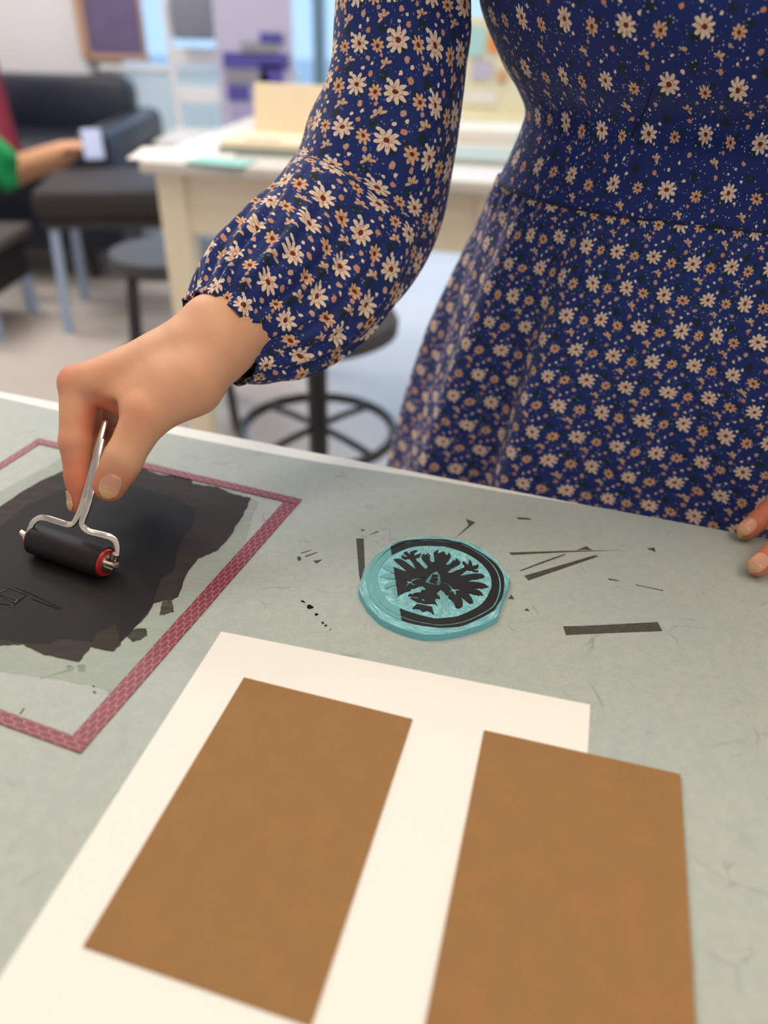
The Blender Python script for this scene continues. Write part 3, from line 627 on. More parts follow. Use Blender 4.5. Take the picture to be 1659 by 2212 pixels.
# ------------------------------------------------------------------ papers
def sheet(name, TLp, TRp, L, th, z, mat, label, cat, leftpt=None, sq=True):
    A = PZ(*TLp, z+th); B = PZ(*TRp, z+th); u = (B-A).normalized()
    dn = Vector((u.y, -u.x, 0))
    if leftpt: dn = (PZ(*leftpt, z+th)-A).normalized()
    c = (A+B)/2 + dn*L/2
    m = MB().prism([[(A.x-c.x, A.y-c.y), (B.x-c.x, B.y-c.y), ((B+dn*L).x-c.x, (B+dn*L).y-c.y), ((A+dn*L).x-c.x, (A+dn*L).y-c.y)]], 0, th)
    o = m.build(name, mat, label=label); o['category'] = cat; o.location = (c.x, c.y, z); return o
sheet('paper_sheet', (478, 1364), (1275, 1522), .297, .0005, T+.0001, M_PAPER, 'large white sheet of drawing paper under the two brown cards', 'paper', (2, 2107))
sheet('kraft_card', (527, 1463), (891, 1553), .147, .0007, T+.0007, M_KRAFT, 'brown kraft card lying wholly on the white paper, left one', 'card', (181, 2040))
k2 = sheet('kraft_card', (1046, 1577), (1470, 1672), .147, .0007, T+.0009, M_KRAFT, 'brown kraft card hanging over the right edge of the white paper', 'card', (918, 2212))

# ------------------------------------------------------------------ carved block
TH = .0045
lb = empty('carved_lino_block', (0, 0, T+.0002), label='round turquoise lino block carved with an inked eagle emblem'); lb['category'] = 'lino block'
LB = T+.0002
def lz(z): return z - LB
top = Z4([(150,625),(190,490),(290,335),(420,235),(560,180),(750,158),(950,168),(1120,210),(1250,265),(1380,365),(1440,450),(1500,525),(1480,610),(1420,760),(1385,880),(1250,950),(1050,1010),(880,1038),(740,1040),(600,1010),(460,960),(340,900),(230,790),(165,680)])
zt = LB+TH-.0004
tp = [Vector(PZ(x, y, zt)) for x, y in top]; cen = sum(tp, Vector())/len(tp)
m = MB()
ring_t = [m.bm.verts.new((p.x, p.y, lz(zt))) for p in tp]; ring_b = [m.bm.verts.new((p.x+(p.x-cen.x)*.015, p.y+(p.y-cen.y)*.015, 0)) for p in tp]
for i in range(len(tp)): m.bm.faces.new((ring_b[i], ring_b[(i+1) % len(tp)], ring_t[(i+1) % len(tp)], ring_t[i]))
m.bm.faces.new(ring_b[::-1]); m.build('block_side', M_SIDE, lb)
# the gouged floor: a fine grid with real relief
n = 150; vs = []; idx = {}; fs = []
xs = [p.x for p in tp]; ys = [p.y for p in tp]
def inside(x, y, poly):
    c = False; j = len(poly)-1
    for i in range(len(poly)):
        if (poly[i].y > y) != (poly[j].y > y) and x < (poly[j].x-poly[i].x)*(y-poly[i].y)/(poly[j].y-poly[i].y)+poly[i].x: c = not c
        j = i
    return c
mc = MB(); rings = 46; seg = 192
def rad_at(a):
    d = Vector((math.cos(a), math.sin(a))); best = 1
    for i in range(len(tp)):
        p, q = tp[i]-cen, tp[(i+1) % len(tp)]-cen; e = q-p; den = d.x*e.y-d.y*e.x
        if abs(den) < 1e-12: continue
        tt = (p.x*e.y-p.y*e.x)/den; s_ = (p.x*d.y-p.y*d.x)/den
        if tt > 0 and -1e-6 <= s_ <= 1+1e-6: best = min(best, tt)
    return best
cv = mc.bm.verts.new((cen.x, cen.y, lz(zt)-.0004)); prev = None
for r_ in range(1, rings+1):
    cur = []
    for k in range(seg):
        a = 2*math.pi*k/seg; rr = rad_at(a)*r_/rings
        h_ = 0 if (r_ == rings or 31 <= r_ <= 42) else -.0006*abs(math.sin(a*37+r_*.9))*(.4+.6*random.random()) - (.0005*abs(math.sin(r_*1.7+a*2)) if r_ > 36 else 0)
        cur.append(mc.bm.verts.new((cen.x+math.cos(a)*rr, cen.y+math.sin(a)*rr, lz(zt)+h_)))
    for k in range(seg):
        if prev is None: mc.bm.faces.new((cv, cur[k], cur[(k+1) % seg]))
        else: mc.bm.faces.new((prev[k], cur[k], cur[(k+1) % seg], prev[(k+1) % seg]))
    prev = cur
mc.build('gouged_surface', M_CARVE, lb, smooth=True, sharp=60)
Q = {1: (790, 1150), 2: (940, 1170), 3: (790, 1260), 4: (940, 1260)}
def q(k, pts): return [(Q[k][0]+x/9.7588, Q[k][1]+y/9.7588) for x, y in pts]
zr = LB+TH
def loop(pts): return [tuple(PZ(x, y, zr)[:2]) for x, y in pts]
eagle = (q(1, [(650,1110),(640,1190),(605,1260)]) + q(3, [(640,300),(720,230),(820,180),(940,145),(965,95),(1030,100),(1120,50),(1180,40),(1240,65),(1265,110),(1255,140),(1180,135),(1165,160),(1230,185),(1090,190),(1010,210),(1135,235),(1125,245),(920,215),(895,265),(945,262),(1115,275),(1105,310),(960,295),(945,305),(1010,345),(1100,385),(1270,425),(1330,420),(1440,420),(1515,460),(1480,410),(1455,350),(1470,315),(1520,300),(1565,325),(1560,270),(1500,230),(1510,180),(1585,115)])
 + q(4, [(185,170),(230,230),(290,245),(275,300),(350,345),(405,415),(430,490),(470,515),(515,510),(575,470),(585,400),(570,340),(510,260),(600,310),(660,370),(720,415),(800,410),(795,360),(760,290),(720,230),(640,170),(760,210),(900,245),(1020,255),(985,200),(940,155),(850,115),(740,85),(860,92),(1000,100),(1130,80)])
 + q(2, [(1050,890),(930,855),(750,840),(600,835),(740,800),(900,775),(1050,735),(1020,700),(960,670),(850,670),(680,690),(480,725),(595,655),(590,635),(680,590),(760,605),(850,630),(910,625),(920,605),(860,605),(790,560),(840,565),(900,550),(920,495),(885,460),(885,490),(820,500),(780,520),(780,470),(755,400),(710,385),(710,440),(690,495),(640,440),(590,405),(570,440),(610,480),(625,530),(500,590),(480,590),(340,655),(265,655),(265,625),(350,550),(460,500),(520,460),(535,390),(505,415),(465,345),(430,370),(410,415),(390,370),(350,430),(290,485),(235,485),(215,460),(280,390),(330,310),(320,260),(300,225),(240,290),(185,200),(65,250),(55,230),(75,170)])
 + q(1, [(1464,395),(1430,430),(1440,500),(1455,570),(1440,620),(1390,625),(1350,580),(1350,500),(1370,460),(1300,500),(1330,430),(1240,480),(1225,440),(1180,490),(1180,540),(1220,600),(1305,690),(1305,745),(1265,765),(1220,740),(1120,625),(1090,620),(1045,540),(1130,515),(1170,435),(1080,465),(1020,490),(1030,430),(1105,380),(1040,370),(960,400),(925,415),(945,475),(885,420),(870,395),(800,420),(810,450),(905,510),(820,510),(785,480),(755,475),(760,530),(820,555),(930,550),(980,610),(1010,650),(1060,775),(960,710),(850,620),(760,570),(680,550),(585,565),(650,630),(760,710),(890,830),(760,790),(650,745),(540,710),(430,700),(330,710),(420,780),(520,830),(600,858),(705,890),(600,874),(470,858),(380,880),(290,930),(400,955),(560,975),(650,972),(670,995),(600,1020),(520,1040),(440,1075),(410,1120),(425,1175),(540,1130),(650,1098),(760,1080),(700,1130)][:-2]) )
shield = q(1, [(1500,795),(1560,880),(1585,1030),(1555,1120),(1400,1090),(1250,1045),(1290,970),(1380,860)])
xl = q(1, [(820,985),(900,1015),(935,1025),(1000,970),(1120,940),(1255,955),(1220,970),(1120,970),(1010,1010),(965,1045),(1045,1090),(1025,1110),(925,1065),(850,1135),(830,1125),(890,1055),(860,1030)])
xr = q(2, [(180,825),(270,870),(350,950),(375,985),(460,985),(545,990),(510,1020),(430,1030),(445,1090),(430,1130),(375,1045),(265,1045),(300,1020),(345,1005),(320,960),(260,890),(180,855)])
tri = q(3, [(1205,300),(1270,375),(1165,350)])
MB().prism([loop(eagle), loop(shield), loop(xl), loop(xr), loop(tri)], lz(zr-.0009), lz(zr)).build('eagle_relief', M_RELIEF, lb)
MB().prism([loop(q(1, [(1405,875),(1530,895),(1520,925),(1455,928),(1450,950),(1525,960),(1518,1000),(1430,1000),(1425,1020),(1500,1035),(1480,1068),(1340,1035),(1380,960)]))], lz(zr-.0009), lz(zr)).build('letter_relief', M_RELIEF, lb)
MB().prism([loop(q(3, [(1085,430),(1395,490),(1420,580),(1440,645),(1360,590),(1300,570),(1200,590),(1130,530),(980,520)]))], lz(zr-.0009), lz(zr)).build('tail_relief', M_RELIEF, lb)
inner = q(1, [(255,960),(270,840),(330,700),(500,510),(720,390),(1000,295),(1300,275),(1500,278)]) + q(2, [(200,95),(480,170),(700,265),(900,390),(1060,540),(1170,720),(1190,930)]) + q(4, [(1165,130),(1080,310),(960,450),(760,570),(470,690),(200,725),(0,735)]) + q(3, [(1200,680),(900,590),(650,490),(480,370),(370,220),(290,60)])
groove = q(1, [(95,1000),(105,900),(160,760),(300,540),(500,355),(850,215),(1250,165)]) + q(2, [(200,-5),(450,20),(700,110),(1000,290),(1180,450),(1300,620),(1355,770),(1370,950),(1340,1130)]) + q(4, [(1260,430),(1180,520),(1000,630),(750,750),(500,830),(200,870),(0,865)]) + q(3, [(1100,805),(800,715),(500,580),(280,400),(150,180)])
outer = q(1, [(8,960),(30,850),(180,560),(400,370),(510,305),(800,175),(1200,140)]) + q(2, [(200,-50),(380,-12),(550,20),(750,105),(1000,250),(1200,390),(1330,520),(1430,690),(1455,850),(1440,1050)]) + q(4, [(1390,320),(1330,410),(1250,545),(1100,650),(800,800),(500,905),(200,925),(0,920)]) + q(3, [(1050,860),(800,790),(550,690),(320,540),(130,340),(50,150)])
def smoothloop(l, n=3):
    P = catmull([Vector((p[0], p[1], 0)) for p in l], n, True); return [(p.x, p.y) for p in P]
inner, groove, outer = [smoothloop(loop(l)) for l in (inner, groove, outer)]
cx, cy = sum(p[0] for p in groove)/len(groove), sum(p[1] for p in groove)/len(groove)
def off(l, d):
    o = []
    for x, y in l:
        r_ = math.hypot(x-cx, y-cy); o.append((x+(x-cx)/r_*d, y+(y-cy)/r_*d))
    return o
MB().prism([off(groove, -.00042), inner], lz(zr-.0009), lz(zr)).build('ring_relief', M_RELIEF, lb)
MB().prism([outer, off(groove, .00042)], lz(zr-.0009), lz(zr)).build('ring_relief', M_RELIEF, lb)

# ------------------------------------------------------------------ brayer
RR = .0098
ax0 = PZ(74, 1164, T+RR+.0006); ax1 = PZ(231, 1216, T+RR+.0006)
br = empty('brayer', tuple((ax0+ax1)/2 - Vector((0, 0, RR))), label='small ink roller with black rubber drum and chromed wire handle, held in the hand'); br['category'] = 'ink roller'
O = br.location.copy(); axd = (ax1-ax0).normalized()
def rel(*pts): return [Vector(p)-O for p in pts]
a, b = rel(ax0, ax1); side = axd.cross(Vector((0, 0, 1))).normalized()
m = MB(); m.cyl(a+axd*.0012, b-axd*.0012, RR, seg=48); m.build('drum', M_RUBBER, br, smooth=True)
for c_, s_ in ((a, 1), (b, -1)):
    MB().cyl(c_+axd*.0018*s_, c_-axd*.0006*s_, RR*.93, RR*.86, seg=40).build('drum_end', M_RED, br, smooth=True)
    MB().cyl(c_+axd*.0010*s_, c_-axd*.0016*s_, RR*.66, seg=32).cyl(c_, c_-axd*.007*s_, .0016, seg=14).build('axle', M_CHROME, br, smooth=True)
DY = .470
def W(pts, d0, d1): return [D(x, y, d0+(d1-d0)*i/(len(pts)-1)) for i, (x, y) in enumerate(pts)]
depL = (ax0-Vector((0, 0, CAMZ))).dot(CM.to_3x3() @ Vector((0, 0, -1))); depR = (ax1-Vector((0, 0, CAMZ))).dot(CM.to_3x3() @ Vector((0, 0, -1)))
left = W([(52,1161),(60,1154),(66,1142),(72,1129),(84,1120),(98,1119),(122,1126),(145,1133),(157,1132),(166,1120),(176,1098),(184,1072)], depL, .468)
left += [D(196, 1030, .471), D(206, 990, .475), D(216, 948, .480), D(226, 910, .486)]
right = W([(249,1206),(253,1190),(251,1173),(243,1163),(232,1158),(212,1153),(196,1149),(184,1142),(178,1132),(180,1120),(188,1100),(195,1075)], depR, .467)
right += [D(202, 1035, .470), D(210, 992, .474), D(219, 950, .480)]
def flatbar(pts, w, th, name):
    pts = catmull([Vector(p)-O for p in pts], 5); m = MB(); prev = None; rings = []; rr_n = 12
    for i, p in enumerate(pts):
        t_ = (pts[min(i+1, len(pts)-1)]-pts[max(i-1, 0)]).normalized(); view = (O+p-Vector((0, 0, CAMZ))).normalized()
        ref = (Vector((0, 0, 1))*.55 - Vector((0.1, 1, 0))*.45).normalized()
        u = t_.cross(ref).normalized()
        if prev and prev.dot(u) < 0: u = -u
        if prev: u = (prev*.6+u*.4).normalized(); u = (u - t_*u.dot(t_)).normalized()
        prev = u; v = t_.cross(u)
        rings.append([m.bm.verts.new(p+u*math.copysign(abs(math.cos(x))**.55, math.cos(x))*w/2+v*math.copysign(abs(math.sin(x))**.55, math.sin(x))*th/2) for x in [2*math.pi*k/rr_n for k in range(rr_n)]])
    for A, B in zip(rings, rings[1:]):
        for k in range(rr_n): m.bm.faces.new((A[k], A[(k+1) % rr_n], B[(k+1) % rr_n], B[k]))
    m.bm.faces.new(rings[0][::-1]); m.bm.faces.new(rings[-1]); return m.build(name, M_CHROME, br, smooth=True)
flatbar(left, .0040, .0020, 'wire_arm'); flatbar(right, .0040, .0020, 'wire_arm')
# end caps of the axle and their bent tabs
rb_ = Vector((0, 0, 1))
MB().cyl(D(248,1208,depR)-O, D(251,1196,depR-.002)-O, .0024, seg=16).build('arm_end', M_CHROME, br, smooth=True)
MB().tube([b, b-Vector()+axd*.004, b+axd*.009+Vector((0, 0, .0010))], .0017, seg=4, flat=.6, smooth=0).build('tab', M_CHROME, br)
MB().tube([b+axd*.001+Vector((0,0,-.003)), b+axd*.004+Vector((0, 0, -.0035)), b+axd*.007+Vector((0, 0, -.0005))], .0010, seg=8).build('spring_clip', M_CHROME, br, smooth=True)
MB().tube([a, a-axd*.005, a-axd*.011+Vector((0, 0, .002)), a-axd*.0125+Vector((0, 0, -.0005))], .0017, seg=4, flat=.6, smooth=0).build('tab', M_CHROME, br)
MB().tube([a-axd*.0005+Vector((0, 0, -.002))-side*-.002, a-axd*.006+Vector((0, 0, -.003))], .0016, seg=4, flat=.7, smooth=0).build('tab', M_CHROME, br)

# ------------------------------------------------------------------ smooth bodies: distance field -> mesh
class Field:
    def __init__(s, lo, hi, h):
        s.h = h; s.lo = np.array(lo, np.float32); s.n = [int(math.ceil((hi[i]-lo[i])/h))+1 for i in range(3)]
        s.ax = [s.lo[i]+h*np.arange(s.n[i], dtype=np.float32) for i in range(3)]
        s.v = np.full(s.n, 0.08, np.float32)
    def like(s):
        o = Field.__new__(Field); o.h = s.h; o.lo = s.lo; o.n = s.n; o.ax = s.ax; o.v = np.full(s.n, 0.08, np.float32); return o
    def _win(s, lo, hi):
        sl = []
        for i in range(3):
            a = max(0, int((lo[i]-s.lo[i])/s.h)); b = min(s.n[i], int((hi[i]-s.lo[i])/s.h)+2)
            if b <= a: return None
            sl.append(slice(a, b))
        return tuple(sl)
    def _merge(s, sl, d, k, sub=False):
        cur = s.v[sl]
        if sub:
            h_ = np.clip(.5 - .5*(cur+d)/k, 0, 1); s.v[sl] = cur*(1-h_) + (-d)*h_ + k*h_*(1-h_); return
        h_ = np.clip(.5 + .5*(d-cur)/k, 0, 1)
        s.v[sl] = d*(1-h_) + cur*h_ - k*h_*(1-h_)
    def cap(s, a, b, ra, rb=None, k=.004, sub=False):
        a = np.array(a, np.float32); b = np.array(b, np.float32); rb = ra if rb is None else rb
        m = max(ra, rb)+k*2+s.h*3
        sl = s._win(np.minimum(a, b)-m, np.maximum(a, b)+m)
        if sl is None: return s
        X = s.ax[0][sl[0]][:, None, None]-a[0]; Y = s.ax[1][sl[1]][None, :, None]-a[1]; Z_ = s.ax[2][sl[2]][None, None, :]-a[2]
        ba = b-a; L = float(ba@ba) or 1e-12
        t = np.clip((X*ba[0]+Y*ba[1]+Z_*ba[2])/L, 0, 1)
        d = np.sqrt((X-t*ba[0])**2+(Y-t*ba[1])**2+(Z_-t*ba[2])**2) - (ra+(rb-ra)*t)
        s._merge(sl, d, k, sub); return s
    def ell(s, c, r, k=.004, rot=None, sub=False):
        c = np.array(c, np.float32); r = np.array(r, np.float32); m = float(r.max())+k*2+s.h*3
        sl = s._win(c-m, c+m)
        if sl is None: return s
        X, Y, Z_ = np.broadcast_arrays(s.ax[0][sl[0]][:, None, None]-c[0], s.ax[1][sl[1]][None, :, None]-c[1], s.ax[2][sl[2]][None, None, :]-c[2])
        if rot is not None:
            Mx = np.array(rot, np.float32).T; X, Y, Z_ = (Mx[i][0]*X+Mx[i][1]*Y+Mx[i][2]*Z_ for i in range(3))
        k0 = np.sqrt((X/r[0])**2+(Y/r[1])**2+(Z_/r[2])**2); k1 = np.sqrt((X/r[0]**2)**2+(Y/r[1]**2)**2+(Z_/r[2]**2)**2)+1e-9
        s._merge(sl, k0*(k0-1)/k1, k, sub); return s
    def union(s, o, k):
        s._merge((slice(None),)*3, o.v, k); return s
    def sample(s, P):
        g = [(P[i]-s.lo[i])/s.h for i in range(3)]; i0 = [min(max(int(x), 0), s.n[j]-2) for j, x in enumerate(g)]; f = [g[j]-i0[j] for j in range(3)]
        r = 0
        for dx in (0, 1):
            for dy in (0, 1):
                for dz in (0, 1):
                    r += s.v[i0[0]+dx, i0[1]+dy, i0[2]+dz]*(f[0] if dx else 1-f[0])*(f[1] if dy else 1-f[1])*(f[2] if dz else 1-f[2])
        return float(r)
    def grad(s, P):
        e = s.h; return Vector([s.sample([P[j]+(e if j == i else 0) for j in range(3)])-s.sample([P[j]-(e if j == i else 0) for j in range(3)]) for i in range(3)]).normalized()
    def mesh(s):
        v = s.v; n = s.n; ins = v < 0
        corner = ins[:-1, :-1, :-1].astype(np.int8)
        cnt = np.zeros([k-1 for k in n], np.int8)
        for dx in (0, 1):
            for dy in (0, 1):
                for dz in (0, 1): cnt += ins[dx:n[0]-1+dx, dy:n[1]-1+dy, dz:n[2]-1+dz]
        act = (cnt > 0) & (cnt < 8); I = np.argwhere(act); ids = np.full(act.shape, -1, np.int64); ids[act] = np.arange(len(I))
        acc = np.zeros((len(I), 3)); num = np.zeros(len(I))
        cs = [(x, y, z) for x in (0, 1) for y in (0, 1) for z in (0, 1)]
        for c0 in cs:
            for ax in range(3):
                if c0[ax]: continue
                c1 = list(c0); c1[ax] = 1
                a = v[I[:, 0]+c0[0], I[:, 1]+c0[1], I[:, 2]+c0[2]]; b = v[I[:, 0]+c1[0], I[:, 1]+c1[1], I[:, 2]+c1[2]]
                m = (a < 0) != (b < 0); t = np.where(m, a/np.where(m, a-b, 1), 0)
                p = np.tile(np.array(c0, float), (len(I), 1)); p[:, ax] += t
                acc[m] += p[m]; num[m] += 1
        V = (acc/num[:, None]+I)*s.h + s.lo
        F = []
        for ax in range(3):
            o = [i for i in range(3) if i != ax]
            sa = [slice(None)]*3; sb = [slice(None)]*3; sa[ax] = slice(0, n[ax]-1); sb[ax] = slice(1, n[ax])
            ch = ins[tuple(sa)] != ins[tuple(sb)]
            E_ = np.argwhere(ch); E_ = E_[(E_[:, o[0]] > 0) & (E_[:, o[1]] > 0) & (E_[:, o[0]] < n[o[0]]-1) & (E_[:, o[1]] < n[o[1]]-1)]
            def cid(da, db):
                c = E_.copy(); c[:, o[0]] -= da; c[:, o[1]] -= db; return ids[c[:, 0], c[:, 1], c[:, 2]]
            quad = np.stack([cid(1, 1), cid(0, 1), cid(0, 0), cid(1, 0)], 1)
            fl = ins[E_[:, 0], E_[:, 1], E_[:, 2]]
            if ax == 1: fl = ~fl
            quad[~fl] = quad[~fl][:, ::-1]; F.append(quad)
        F = np.concatenate(F); F = F[(F >= 0).all(1)]
        for _ in range(2):                       # light relaxing
            A_ = np.zeros_like(V); C_ = np.zeros(len(V))
            for i in range(4):
                a, b = F[:, i], F[:, (i+1) % 4]
                np.add.at(A_, a, V[b]); np.add.at(C_, a, 1); np.add.at(A_, b, V[a]); np.add.at(C_, b, 1)
            V = V*.45 + (A_/np.maximum(C_, 1)[:, None])*.55
        return V, F
def field_mesh(name, parts):
    vs, fs, o = [], [], 0
    for V, F in parts: vs.append(V); fs.append(F+o); o += len(V)
    V = np.concatenate(vs); F = np.concatenate(fs)
    me = bpy.data.meshes.new(name); me.vertices.add(len(V)); me.vertices.foreach_set('co', V.astype(np.float32).ravel())
    me.loops.add(F.size); me.loops.foreach_set('vertex_index', F.ravel().astype(np.int32)); me.polygons.add(len(F))
    me.polygons.foreach_set('loop_start', np.arange(0, F.size, 4, dtype=np.int32)); me.polygons.foreach_set('loop_total', np.full(len(F), 4, np.int32))
    me.update(calc_edges=True); me.validate(); return me

# ---- the woman's right hand (the one holding the ink roller)
ELB = D(845, 430, .572); UAM = D(858, 200, .537)
def j(px, py, d): return tuple(D(px, py, d))
def hand_right():
    pts = [ELB, D(100, 800, .49), D(240, 1110, .49)]
    lo = (min(D(110, 1000, .5).x, -.23)-.0, .33, .752); hi = (.03, .665, .965)
    F = Field((-.235, .345, .755), (.035, .665, .960), .00135)
    # forearm and wrist
    W1 = Vector(j(478, 742, .497)); W0 = Vector(j(455, 705, .497))
    F.cap(ELB, j(560, 660, .520), .034, .025, .01)
    F.cap(j(550, 655, .519), j(460, 706, .501), .0205, .0185, .010); F.cap(j(566, 686, .517), j(474, 756, .497), .0200, .0185, .010)
    # back of the hand
    C = j(425, 772, .495)
    F.cap(j(460, 706, .501), j(375, 768, .497), .0185, .0165, .012); F.cap(j(474, 756, .497), j(415, 826, .487), .0185, .0175, .012)
    MI, MM, MR, MP = j(172, 836, .487), j(190, 830, .506), j(222, 838, .524), j(262, 856, .540)
    F.cap(j(400, 765, .494), MI, .0170, .0118, .014); F.ell(j(160, 822, .489), (.0090, .0090, .0088), .008); F.cap(j(400, 770, .500), MM, .0170, .0120, .012)
    F.cap(j(405, 775, .508), MR, .016, .0112, .010); F.cap(j(415, 785, .515), MP, .015, .0105, .010)
    F.cap(j(330, 800, .490), j(215, 835, .486), .0155, .0125, .012)
    # thenar mass and thumb metacarpal
    F.cap(j(412, 832, .483), j(325, 890, .474), .0185, .0150, .012)
    F.cap(j(350, 835, .482), j(285, 868, .478), .0150, .0105, .012)
    F.cap(j(330, 840, .484), j(262, 862, .484), .0120, .0080, .010)
    # thumb
    TH1, TH2, TH3 = j(314, 902, .471), j(268, 988, .468), j(236, 1052, .4715)
    Tb = F.like()
    Tb.cap(TH1, TH2, .0140, .0110, .004); Tb.cap(TH2, TH3, .0110, .0088, .004); Tb.ell(j(266, 994, .468), (.0112,)*3, .003)
    Tb.cap(j(252, 1018, .470), j(236, 1046, .4725), .0108, .0094, .004)
    # index finger
    Ix = F.like()
    Ix.cap(MI, j(163, 955, .481), .0124, .0098, .004); Ix.cap(j(163, 955, .481), j(170, 1030, .481), .0098, .0084, .003); Ix.cap(j(170, 1030, .481), j(172, 1078, .4815), .0084, .0062, .003); Ix.cap(j(172, 1078, .4815), j(168, 1090, .4818), .0062, .0056, .003)
    Ix.ell(j(176, 1052, .4805), (.0078, .0078, .0085), .003)
    def finger(F_, a, b, c, d, r):
        F_.cap(a, b, r*1.08, r*.95, .003); F_.cap(b, c, r*.92, r*.85, .002); F_.cap(c, d, r*.84, r*.68, .002)
    Md = F.like()
    finger(Md, MM, j(186, 950, .515), j(218, 990, .504), j(238, 985, .492), .0098)
    finger(Md, MR, j(222, 940, .535), j(252, 968, .518), j(266, 945, .506), .0094)
    finger(Md, MP, j(262, 930, .549), j(282, 955, .534), j(290, 930, .520), .0084)
    F.union(Tb, .0045); F.union(Ix, .0025); F.union(Md, .0025)
    # small hollows: thumb web and creases
    F.ell(j(234, 904, .474), (.0050, .0060, .0085), .005, sub=True); F.ell(j(221, 935, .473), (.0042, .0045, .0080), .004, sub=True)
    F.cap(j(196, 858, .4735), j(226, 888, .4735), .0016, .0032, .005, sub=True); F.cap(j(240, 884, .4745), j(262, 872, .4725), .0030, .0015, .006, sub=True)
    return F
FH = hand_right()

# ---- her left hand, fingertips resting on the mat at the right edge
def hand_left():
    F = Field((.205, .375, .732), (.46, .60, .90), .0015)
    tipI = Vector(PZ(1638, 1222, T+.008)); tipT = Vector(PZ(1612, 1146, T+.008))
    WR = Vector((.385, .475, .815))
    MI, MM, MR, MP = Vector((.318, .428, .795)), Vector((.335, .412, .797)), Vector((.352, .398, .793)), Vector((.368, .392, .785))
    F.cap((.46, .56, .88), WR, .029, .022, .01); F.cap((.455, .575, .88), WR+Vector((-.010, .010, 0)), .027, .020, .01)
    for m_, r in ((MI, .012), (MM, .012), (MR, .011), (MP, .010)): F.cap(WR+Vector((-.015, -.01, 0)), m_, .017, r, .010)
    TM = Vector((.322, .470, .788)); F.cap(WR+Vector((-.015, .008, -.004)), TM, .017, .0125, .010)
    A = F.like()
    A.cap(TM, tipT.lerp(TM, .45)+Vector((0, 0, .004)), .0112, .0100, .003); A.cap(tipT.lerp(TM, .45)+Vector((0, 0, .004)), tipT, .0098, .0066, .003)
    B = F.like()
    p1 = tipI.lerp(MI, .62)+Vector((0, 0, .009)); p2 = tipI.lerp(MI, .30)+Vector((0, 0, .003))
    B.cap(MI, p1, .0110, .0098, .003); B.cap(p1, p2, .0097, .0088, .003); B.cap(p2, tipI, .0086, .0070, .003)
    for m_, tp_, r in ((MM, Vector((.262, .372, T+.008)), .0098), (MR, Vector((.283, .352, T+.008)), .0092), (MP, Vector((.312, .345, T+.008)), .0082)):
        tp_ = Vector((max(tp_.x, .262), tp_.y, tp_.z)); q1 = tp_.lerp(m_, .62)+Vector((0, 0, .012)); q2 = tp_.lerp(m_, .3)+Vector((0, 0, .005))
        B.cap(m_, q1, r*1.05, r, .002); B.cap(q1, q2, r*.97, r*.88, .002); B.cap(q2, tp_, r*.86, r*.72, .002)
    F.union(A, .005); F.union(B, .004)
    return F, tipI, p2, tipT, TM
FL, tipI, pI2, tipT, TML = hand_left()

# ---- the rest of her body, coarser
YAW = R(-16.5); fwd = Vector((math.sin(YAW), -math.cos(YAW), 0)); rgt = Vector((-math.cos(YAW), -math.sin(YAW), 0))   # her right lies at image left
PEL = Vector((.262, .690, .84)); CH = Vector((.238, .622, 1.09)); NK = Vector((.205, .520, 1.235)); HD = Vector((.190, .465, 1.375))
SHR = Vector((.020, .625, 1.155)); SHL = Vector((.395, .530, 1.160)); ELL = Vector((.500, .625, .955))
def body():
    F = Field((-.12, .25, -.01), (.70, 1.02, 1.56), .0085)
    F.ell(PEL, (.150, .100, .105), .05); F.cap(PEL, CH, .105, .110, .05)
    F.ell(CH, (.140, .095, .125), .05); F.cap(SHR+Vector((.05, 0, 0)), SHL-Vector((.03, 0, 0)), .046, .046, .04)
    F.cap(CH+Vector((0, -.03, .07)), NK, .07, .050, .03); F.cap(NK, HD-Vector((0, 0, .05)), .048, .046, .02)
    for s_ in (-1, 1):
        h_ = PEL + rgt*(s_*.085) + Vector((0, 0, -.05)); kn = Vector((h_.x+.005, h_.y+.01, .46)); an = Vector((h_.x+.01, h_.y+.04, .085))
        F.cap(h_, kn, .082, .055, .03); F.cap(kn, an, .052, .032, .02); F.cap(an, an+fwd*.13+Vector((0, 0, -.055)), .034, .026, .02)
    F.cap(SHR, UAM, .034, .034, .02); F.cap(UAM, ELB, .035, .034, .02); F.cap(SHL, ELL, .045, .036, .03)
    F.cap(ELB, D(640, 600, .545), .034, .028, .01); F.cap(ELL, (.445, .575, .880), .036, .029, .01)
    # head: cranium, jaw, nose, brow, ears, lips, chin
    tilt = (fwd*.9+Vector((0, 0, -.45))).normalized()
    F.ell(HD+Vector((0, 0, .02))-fwd*.01, (.074, .092, .098), .02)
    F.cap(HD+tilt*.03+Vector((0, 0, -.03)), HD+tilt*.055+Vector((0, 0, -.062)), .052, .032, .025)
    F.cap(HD+tilt*.084+Vector((0, 0, .005)), HD+tilt*.105+Vector((0, 0, -.022)), .008, .012, .010)
    for s_ in (-1, 1):
        F.ell(HD+rgt*(s_*.076)+Vector((0, 0, -.012)), (.010, .016, .028), .006)
        F.ell(HD+tilt*.086+rgt*(s_*.031)+Vector((0, 0, .010)), (.013, .010, .009), .008, sub=True)
    F.ell(HD+tilt*.090+Vector((0, 0, -.050)), (.022, .009, .008), .006)
    return F
FB = body()
woman = empty('person', (PEL.x, PEL.y, 0), label='person standing in a long sleeved blue floral dress, rolling ink with her right hand'); woman['category'] = 'person'
IO = Matrix.Translation(-woman.location)
def put(o):                                    # world coordinates under an Empty
    o.matrix_parent_inverse = IO.copy(); return o
me = field_mesh('body', [FH.mesh(), FL.mesh(), FB.mesh()])
bd = put(link('body', me, M_SKIN, woman, smooth=True))

